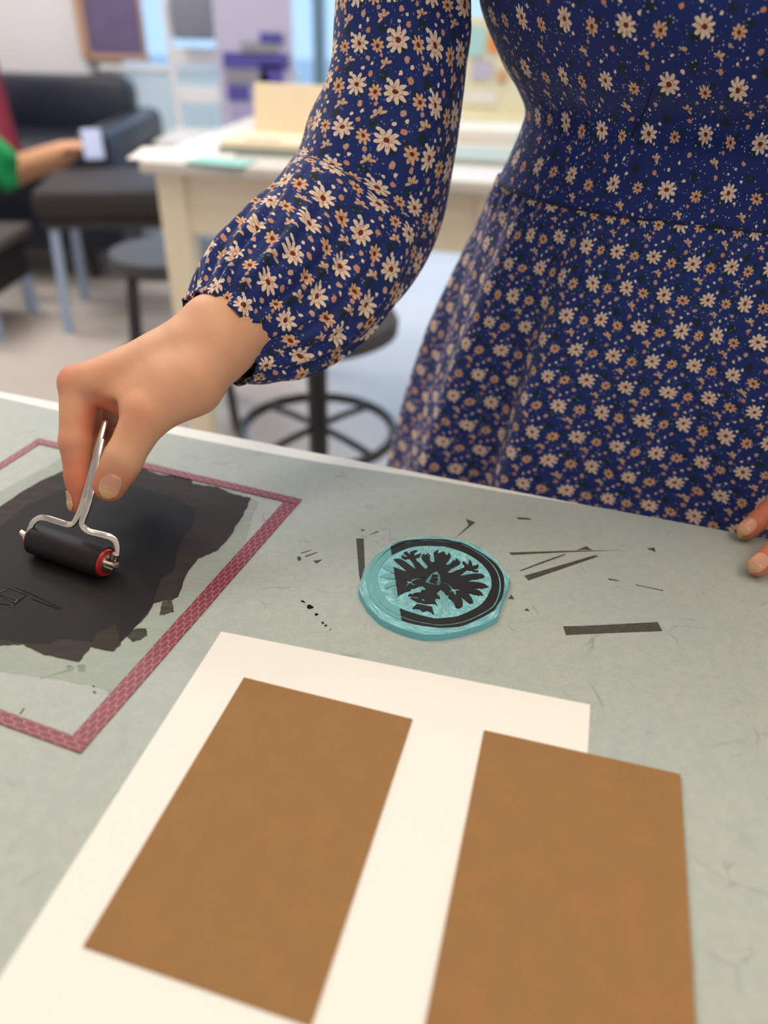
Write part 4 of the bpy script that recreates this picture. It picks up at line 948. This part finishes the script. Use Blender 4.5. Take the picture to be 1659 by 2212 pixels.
def nail(F, c, n_dir, up, w, l, mat, name='fingernail', tipfrac=.0):
    """a thin curved plate lying on the skin: c near the surface, n_dir outwards, up towards the tip"""
    up = (up-n_dir*up.dot(n_dir)).normalized(); sx = up.cross(n_dir).normalized(); N = 14; M_ = 18; vs = []; ok = []
    for j_ in range(M_+1):
        v = -1+2*j_/M_
        for i in range(N+1):
            u = -1+2*i/N; ww = w/2*(1-abs(v)**4*(.45 if v > 0 else .30)); p = c + sx*(u*ww) + up*(v*l/2+(-.12*u*u*l if v > 0 else .10*u*u*l))
            p = p + n_dir*.010
            p0 = p.copy()
            for _ in range(28):
                d = F.sample(p)
                if d < .0002 or (p0-p).length > .016: break
                p = p - n_dir*min(d*.8, .004)
            if (p0-p).length > .016: p = p0 - n_dir*.016
            vs.append(p + n_dir*(.00030+.0003*max(v, 0)))
    fs = [(j_*(N+1)+i, j_*(N+1)+i+1, (j_+1)*(N+1)+i+1, (j_+1)*(N+1)+i) for j_ in range(M_) for i in range(N)]
    me = mesh(name, vs, fs); o = link(name, me, [mat, M_NAILTIP], bd, smooth=True)
    for f in me.polygons:
        if f.index//N >= M_*(1-tipfrac): f.material_index = 1
    md = o.modifiers.new('thickness', 'SOLIDIFY'); md.thickness = .0005; md.offset = 0
    return o
camp = Vector((0, 0, CAMZ))
tc = D(236, 1052, .4715); vd = (camp-tc).normalized()
nail(FH, tc+vd*.004, (vd+Vector((.15, -.1, .05))).normalized(), D(222, 1090, .472)-D(262, 990, .469), .0125, .0155, M_NAIL, tipfrac=.34)
ic = D(158, 1082, .4790); vd2 = (camp-ic).normalized()
nail(FH, ic, (vd2*.55+(D(100, 1080, .48)-D(172, 1080, .48)).normalized()*.8).normalized(), D(170, 1110, .481)-D(166, 1030, .481), .0085, .0125, M_NAIL, tipfrac=.45)
for tip_, bk_, wd_ in ((tipI, pI2, .0115), (tipT, TML, .0105)):
    up_ = (tip_-bk_).normalized(); nn_ = (Vector((0, 0, 1))*.9+(camp-tip_).normalized()*.5); nn_ = (nn_-up_*nn_.dot(up_)).normalized()
    nail(FL, tip_+nn_*.004+up_*.0005, nn_, up_, wd_, .0135, M_NAIL, tipfrac=.30)

# ---- hair and shoes
m = MB(); m.sph(HD-fwd*.026+Vector((0, 0, .035)), .100, (.90, 1.0, 1.0), 32)
m.tube([HD-fwd*.09+Vector((0, 0, .02)), HD-fwd*.12+Vector((0, 0, -.06)), HD-fwd*.10+Vector((0, 0, -.17)), HD-fwd*.085+Vector((0, 0, -.24))], lambda u: .045-.025*u, 16)
put(m.build('hair', M_HAIR, woman, smooth=True, sharp=80))
for s_ in (-1, 1):
    h_ = PEL + rgt*(s_*.085); an = Vector((h_.x+.01, h_.y+.04, 0))
    m = MB(); m.sph(an+fwd*.055+Vector((0, 0, .036)), .11, (.42, 1.0, .33), 24)
    for v in m.bm.verts:
        v.co.z = max(v.co.z, .002)
    put(m.build('shoe', M_BLACK, woman, smooth=True))

# ------------------------------------------------------------------ the dress
dress = empty('dress', (0, 0, 0)); dress.parent = woman; dress.matrix_parent_inverse = IO.copy()
def loft(name, mat, ringf, nt, ns, parent, uvw, closed_top=False, roll=None):
    vs = []; uv = []; tref = uvw; ref = [ringf(tref, 2*math.pi*(k % ns)/ns)[0] for k in range(ns+1)]; cu = [0.0]
    for a, b in zip(ref, ref[1:]): cu.append(cu[-1]+(b-a).length)
    for i in range(nt+1):
        t_ = i/nt
        for k in range(ns+1):
            p, L_ = ringf(t_, 2*math.pi*(k % ns)/ns); vs.append(p); uv.append((cu[k], L_))
    fs = [(i*(ns+1)+k, i*(ns+1)+k+1, (i+1)*(ns+1)+k+1, (i+1)*(ns+1)+k) for i in range(nt) for k in range(ns)]
    me = mesh(name, vs, fs); ul = me.uv_layers.new(name='UVMap')
    for lp in me.loops: ul.data[lp.index].uv = uv[lp.vertex_index]
    bm = bmesh.new(); bm.from_mesh(me); bmesh.ops.remove_doubles(bm, verts=bm.verts, dist=1e-6); bmesh.ops.recalc_face_normals(bm, faces=bm.faces); bm.to_mesh(me); bm.free()
    o = link(name, me, mat, parent, smooth=True); md = o.modifiers.new('cloth_thickness', 'SOLIDIFY'); md.thickness = .0012; md.offset = 0
    o.matrix_parent_inverse = Matrix.Identity(4); return o
def interp(keys, t_):
    """smooth interpolation of keyed tuples (t, values...)"""
    for i in range(len(keys)-1):
        if t_ <= keys[i+1][0] or i == len(keys)-2:
            a, b = keys[i], keys[i+1]; p = keys[max(i-1, 0)]; n_ = keys[min(i+2, len(keys)-1)]
            u = (t_-a[0])/(b[0]-a[0]); u = min(max(u, 0), 1); out = []
            for c in range(1, len(a)):
                ma = (b[c]-p[c])/max(b[0]-p[0], 1e-9)*(b[0]-a[0]); mb = (n_[c]-a[c])/max(n_[0]-a[0], 1e-9)*(b[0]-a[0])
                out.append((2*u**3-3*u*u+1)*a[c]+(u**3-2*u*u+u)*ma+(-2*u**3+3*u*u)*b[c]+(u**3-u*u)*mb)
            return out
def wob(th, t_, seed, f): return math.sin(th*f+seed+3*math.sin(t_*5+seed))*.6+math.sin(th*(f*1.7)+seed*2.3+t_*7)*.4
# torso rings: height, centre x, centre y, half width, half depth
TOR = [(0.0, 1.225, .212, .540, .062, .052), (.14, 1.185, .220, .575, .125, .085), (.30, 1.125, .228, .600, .168, .112), (.52, 1.055, .234, .612, .182, .122), (.70, 1.010, .240, .618, .166, .112), (.78, .992, .243, .621, .155, .106), (.85, .974, .246, .625, .150, .103), (1.0, .926, .253, .637, .170, .120)]
def bod(t_, th):
    z, cx_, cy_, a_, b_ = interp(TOR, t_)
    c_, s_ = math.cos(th), math.sin(th)
    e = .86; X = math.copysign(abs(c_)**e, c_)*a_; Y = math.copysign(abs(s_)**e, s_)*b_
    if s_ > 0:                                   # her front: the bust
        for bx in (-.075, .075): Y += .040*math.exp(-((X-bx)/.060)**2-((z-1.052)/.050)**2)*s_
    if s_ > 0: Y -= s_*(.013*math.exp(-((z-.988)/.012)**2) - .004*math.exp(-((z-.966)/.012)**2))*(.7+.3*math.sin(th*9+1))
    g = math.exp(-((t_-.84)/.06)**2); X += .0; Y += s_*g*.0022*math.sin(th*46)*(.6+.4*math.sin(th*7))
    dart = math.exp(-((X-.045)/.004)**2)*.0012*g; Y -= dart
    p = Vector((cx_, cy_, z)) + rgt*X + fwd*Y
    return p, (1.225-z)*.84 + .04*t_
loft('bodice', M_BODICE, bod, 84, 260, dress, .5)
SKR = [(0.0, .9275, .253, .637, .170, .120), (.06, .912, .2545, .640, .176, .124), (.18, .890, .256, .645, .182, .128), (.40, .800, .262, .662, .212, .150), (.60, .700, .268, .680, .240, .175), (.80, .600, .272, .695, .262, .195), (1.0, .480, .276, .705, .285, .215)]
def skr(t_, th):
    z, cx_, cy_, a_, b_ = interp(SKR, t_); c_, s_ = math.cos(th), math.sin(th); e = .92
    X = math.copysign(abs(c_)**e, c_)*a_; Y = math.copysign(abs(s_)**e, s_)*b_
    am = .0015+.012*min(1, t_*2.2); pl_ = 1+am/.17*(math.sin(th*11+1.2*math.sin(t_*3))*.6+math.sin(th*17+2)*.4)+(.0016/.14)*math.sin(th*48)*max(0, 1-t_*6)
    return Vector((cx_, cy_, z)) + rgt*X*pl_ + fwd*Y*pl_, (.975-z)*1.04
loft('skirt', M_SKIRT, skr, 90, 300, dress, .35)
# waist seam band
bnd = MB(); bnd.tube([Vector((.253, .637, .9268))+rgt*(math.copysign(abs(math.cos(a))**.86, math.cos(a))*.1705)+fwd*(math.copysign(abs(math.sin(a))**.86, math.sin(a))*.1205) for a in [2*math.pi*k/60 for k in range(60)]], 0.0008, seg=8, closed=True, smooth=1)
ob = bnd.build('waist_seam', plain('dark navy thread', srgb(18, 26, 60), .8), dress, smooth=True)
# crossed neckline edge and princess seams of the bodice
M_SEAM = plain('navy seam', srgb(14, 20, 46), .85)
def on_front(X, z, lift=.0010):
    lo_, hi_ = 0, 1
    for _ in range(30):
        mid_ = (lo_+hi_)/2
        if interp(TOR, mid_)[0] > z: lo_ = mid_
        else: hi_ = mid_
    best = None
    for k in range(0, 181):
        th = math.pi*k/180; p, _ = bod(lo_, th); xx = (p-Vector((interp(TOR, lo_)[1], interp(TOR, lo_)[2], 0))).dot(rgt)
        if best is None or abs(xx-X) < best[0]: best = (abs(xx-X), p)
    return best[1]+fwd*lift
for pts, r_ in (([(-.006, 1.075), (-.020, 1.050), (-.034, 1.032), (-.055, 1.015)], .0013), ([(.066, .976), (.062, .990), (.056, 1.006)], .0007), ([(-.055, .976), (-.058, .992), (-.062, 1.006)], .0007)):
    MB().tube([on_front(*p_) for p_ in pts], r_, seg=8).build('bodice_seam', M_SEAM, dress, smooth=True)

def sleeve(keys, name, mat, seedv, cuff_r, uvw, vscale=1.0, uvoff=0.0):
    """keys: (point, radius, radius across) along the arm, ending at the cuff"""
    C = [Vector(k[0]) for k in keys]; ts = [0]
    for a, b in zip(C, C[1:]): ts.append(ts[-1]+(b-a).length)
    L = ts[-1]; ts = [x/L for x in ts]; K = [(ts[i], *C[i], keys[i][1], keys[i][2]) for i in range(len(C))]
    NT_, NS = 230, 256; frames = []; prev = None
    for i in range(NT_+1):
        t_ = i/NT_; v = interp(K, t_); c = Vector(v[:3]); v2 = interp(K, min(t_+.004, 1)); v1 = interp(K, max(t_-.004, 0)); tg = (Vector(v2[:3])-Vector(v1[:3])).normalized()
        vw = (c-camp).normalized(); u = vw.cross(tg).normalized()         # u lies across the picture, w towards the viewer
        if prev is not None: u = (prev*.0+u).normalized()
        w_ = tg.cross(u).normalized(); frames.append((c, tg, u, w_, v[3], v[4])); prev = u
    def ringf(t_, th):
        c, tg, u, w_, ru, rw = frames[int(round(t_*NT_))]
        g = max(0, (t_-.62)/.38); gc = max(0, (t_-.86)/.14)
        gather = (1-.93*gc)*g**1.4*.0034*(math.sin(th*23+seedv+2*math.sin(t_*9))+.6*math.sin(th*37+seedv*2+t_*6)) + gc*.0004*math.sin(th*31+1.3)
        # soft diagonal folds of the elbow and the fore-sleeve
        fold = .0050*math.exp(-((t_-.47-.05*math.sin(th+.8))/.050)**2)*max(0, math.cos(th-1.2)) - .0050*math.exp(-((t_-.56-.05*math.sin(th+.8))/.045)**2)*max(0, math.cos(th-1.2))
        fold += .0050*math.exp(-((t_-.36-.06*math.sin(th))/.035)**2)*max(0, math.cos(th-2.4)) + .0035*wob(th, t_, seedv, 3)*(.3+t_)
        fold += .0020*wob(th, t_*3, seedv+1, 7)*(.2+g)
        r_ = 1
        p = c + u*(math.cos(th)*(ru+gather+fold)) + w_*(math.sin(th)*(rw+gather+fold))
        # the cloth hangs over the cuff and turns in
        return p, uvoff + t_*L*vscale
    return loft(name, mat, ringf, NT_, NS, dress, uvw)
RK = [(SHR+Vector((.012, -.005, .010)), .066, .066), (D(876, -60, .520), .0475, .052), (D(866, 40, .525), .0440, .047), (D(858, 180, .535), .0462, .047), (D(822, 330, .550), .0540, .050), (D(775, 445, .562), .0600, .052),
      (D(705, 545, .555), .0600, .052), (D(640, 612, .545), .0585, .052), (D(572, 665, .533), .0535, .047), (D(515, 703, .522), .0440, .040), (D(482, 724, .514), .0345, .032), (D(468, 733, .510), .0328, .0295)]
sleeve(RK, 'sleeve', M_SLEEVE, .4, .03, .45)
LK = [(SHL+Vector((-.018, .005, .010)), .058, .058), (SHL+Vector((.03, .02, -.06)), .050, .050), (SHL.lerp(ELL, .5)+Vector((.01, 0, 0)), .050, .050), (ELL+Vector((.0, .0, .02)), .058, .055), (ELL+Vector((-.015, -.02, -.035)), .060, .052), (Vector((.455, .575, .895)), .052, .050), (Vector((.425, .525, .860)), .040, .038), (Vector((.412, .508, .845)), .029, .028)]
sleeve(LK, 'sleeve', M_SLEEVE, 2.1, .03, .45)

def yoke(t_, th):
    a_, b_ = SHR+rgt*.058+Vector((0, .0, .002)), SHL-rgt*.078+Vector((0, 0, -.002)); u = -1+2*t_; k_ = .98*math.sqrt(max(0, 1-abs(u)**6))
    c = a_.lerp(b_, t_)+Vector((0, 0, .016*(1-u*u)))+(Vector((NK.x, NK.y, 0))-Vector(((a_.x+b_.x)/2, (a_.y+b_.y)/2, 0)))*(.35*(1-u*u))
    return c + fwd*math.cos(th)*(.056+.006*(1-u*u))*k_ + Vector((0, 0, 1))*math.sin(th)*.058*k_, (b_-a_).length*t_
loft('shoulder_yoke', M_BODICE, yoke, 60, 96, dress, .5)
# face
M_EYEW = plain('eye white', srgb(235, 232, 226), .2); M_IRIS = plain('dark brown iris', srgb(50, 32, 22), .15); M_LIP = plain('lips', srgb(176, 92, 84), .4)
tl_ = (fwd*.9+Vector((0, 0, -.45))).normalized(); upf = rgt.cross(tl_); upf = upf if upf.z > 0 else -upf
for s_ in (-1, 1):
    ec = HD+tl_*.0665+rgt*(s_*.031)+Vector((0, 0, .010)); e_ = MB().sph(ec, .0118, seg=24).build('eye', M_EYEW, bd, smooth=True)
    lid = MB().sph(ec, .0128, seg=28); bmesh.ops.delete(lid.bm, geom=[v for v in lid.bm.verts if (v.co-ec).dot((upf-tl_*.25).normalized()) < .0022], context='VERTS'); lid.build('eyelid', M_SKIN, bd, smooth=True)
    MB().sph(ec+tl_*.0068-upf*.0015, .0058, seg=20).build('iris', M_IRIS, bd, smooth=True)
    MB().tube([ec+tl_*.014+rgt*(s_*-.014)+upf*.017, ec+tl_*.014+upf*.021, ec+tl_*.008+rgt*(s_*.018)+upf*.015], .0022, seg=8).build('eyebrow', M_HAIR, bd, smooth=True)
mc_ = HD+tl_*.0985+Vector((0, 0, -.050))
for dz_ in (.0022, -.0028): MB().tube([mc_+rgt*.021-tl_*.006, mc_+rgt*.008+upf*dz_, mc_-rgt*.008+upf*dz_, mc_-rgt*.021-tl_*.006], lambda u: .0012+.0032*math.sin(math.pi*min(max(u, 0), 1)), seg=10).build('lip', M_LIP, bd, smooth=True)

# ------------------------------------------------------------------ the seated person in the background
def seated():
    F = Field((-2.35, 2.85, -.01), (-1.10, 3.85, 1.34), .012)
    hip = Vector((-1.83, 3.52, .58)); ch = Vector((-1.80, 3.42, .86)); nk = Vector((-1.78, 3.37, 1.04)); hd = Vector((-1.76, 3.33, 1.19))
    F.ell(hip, (.17, .13, .12), .05); F.cap(hip, ch, .12, .13, .05); F.cap(ch+Vector((-.15, .0, .09)), ch+Vector((.15, .0, .09)), .055, .055, .04); F.cap(ch, nk, .08, .05, .03)
    F.cap(nk, hd, .05, .05, .02); F.ell(hd+Vector((0, 0, .01)), (.078, .095, .11), .02); F.cap(hd+Vector((0, -.09, .0)), hd+Vector((0, -.105, -.02)), .008, .011, .01)
    for s_ in (-1, 1):
        h_ = hip+Vector((s_*.09, -.02, -.02)); kn = Vector((h_.x+s_*.05, 3.10, .50)); an = Vector((kn.x, 3.14, .09))
        F.cap(h_, kn, .080, .058, .03); F.cap(kn, an, .055, .036, .02); F.cap(an, an+Vector((0, -.13, -.05)), .034, .026, .02)
    eR = D(25, 372, 2.98); hR = D(140, 330, 2.86); eL = Vector((-2.10, 3.36, .70)); hL = Vector((-1.66, 3.13, .66))
    F.cap(ch+Vector((.17, 0, .08)), eR, .045, .040, .02); F.cap(eR, hR, .056, .042, .02)
    F.cap(ch+Vector((-.17, 0, .08)), eL, .045, .038, .02); F.cap(eL, hL, .038, .028, .02)
    for base, dr in ((hR, Vector((.85, -.2, .35)).normalized()), (hL, Vector((.95, -.2, .1)).normalized())):
        F.cap(base, base+dr*.06, .033, .028, .01); sd_ = dr.cross(Vector((0, 0, 1))).normalized()
        for i, ln_ in enumerate((.05, .058, .054, .042)): o_ = base+dr*.07+sd_*(.027-.018*i); F.cap(o_, o_+dr*ln_+Vector((0, 0, -.02)), .0105, .0095, .003)
        F.cap(base+dr*.02+sd_*.03, base+dr*.06+sd_*.055+Vector((0, 0, .01)), .012, .010, .004)
    return F, hip, ch, nk, hd, eR, hR, eL
SF, hip, ch, nk, hd, eR, hR, eL = seated()
sp = empty('person', (hip.x, hip.y, 0), label='seated person at the left edge in a maroon top and black trousers, forearm raised'); sp['category'] = 'person'
SI = Matrix.Translation(-sp.location)
def sput(o): o.matrix_parent_inverse = SI.copy(); return o
sput(link('body', field_mesh('body', [SF.mesh()]), M_SKIN, sp, smooth=True))
def cloth(name, mat, fn, parent=sp):
    G = Field((-2.35, 2.85, .05), (-1.10, 3.85, 1.10), .014); fn(G); return sput(link(name, field_mesh(name, [G.mesh()]), mat, parent, smooth=True))
cloth('shirt', M_MAROON, lambda G: (G.ell(hip+Vector((0, 0, .06)), (.185, .150, .14), .05), G.cap(hip+Vector((0, 0, .05)), ch, .14, .145, .05), G.cap(ch+Vector((-.15, 0, .09)), ch+Vector((.15, 0, .09)), .068, .068, .04),
      G.cap(ch+Vector((.17, 0, .08)), eR, .060, .056, .02), G.cap(ch+Vector((-.17, 0, .08)), eL, .060, .055, .02)))
def tr(G):
    G.ell(hip+Vector((0, 0, -.02)), (.185, .150, .11), .04)
    for s_ in (-1, 1):
        h_ = hip+Vector((s_*.09, -.02, -.02)); kn = Vector((h_.x+s_*.05, 3.10, .50)); G.cap(h_, kn, .095, .074, .03); G.cap(kn, Vector((kn.x, 3.14, .14)), .072, .058, .02)
cloth('trousers', M_DARK, tr)
m = MB(); m.sph(hd+Vector((0, .02, .045)), .105, (.88, 1.0, .95), 28); sput(m.build('hair', M_HAIR, sp, smooth=True, sharp=80))
for s_ in (-1, 1):
    m = MB(); m.sph(Vector((hip.x+s_*.14, 3.08, .036)), .12, (.42, 1, .32), 20)
    for v in m.bm.verts: v.co.z = max(v.co.z, .002)
    sput(m.build('shoe', M_BLACK, sp, smooth=True))
# what the seated person holds and has beside them
p_ = D(200, 312, 2.80)
o = MB().box((0, 0, 0), (.07, .010, .11), bevel=.004).build('phone', plain('pale blue screen', srgb(170, 185, 225), .2), label='pale blue phone held up by the seated person'); o['category'] = 'phone'; o.location = p_; o.rotation_euler = (R(-30), 0, R(20))
gc_ = D(0, 352, 2.78)
m = MB(); m.sph((0, 0, 0), .10, (.62, .55, 1.0), 28)
for v in m.bm.verts: v.co.x += .010*math.sin(v.co.z*60); v.co.y += .008*math.sin(v.co.z*45+v.co.x*50)
o = m.build('green_cloth', M_GREEN, smooth=True, label='bright green cloth bunched in front of the seated person at the left edge'); o['category'] = 'cloth'; o.location = gc_
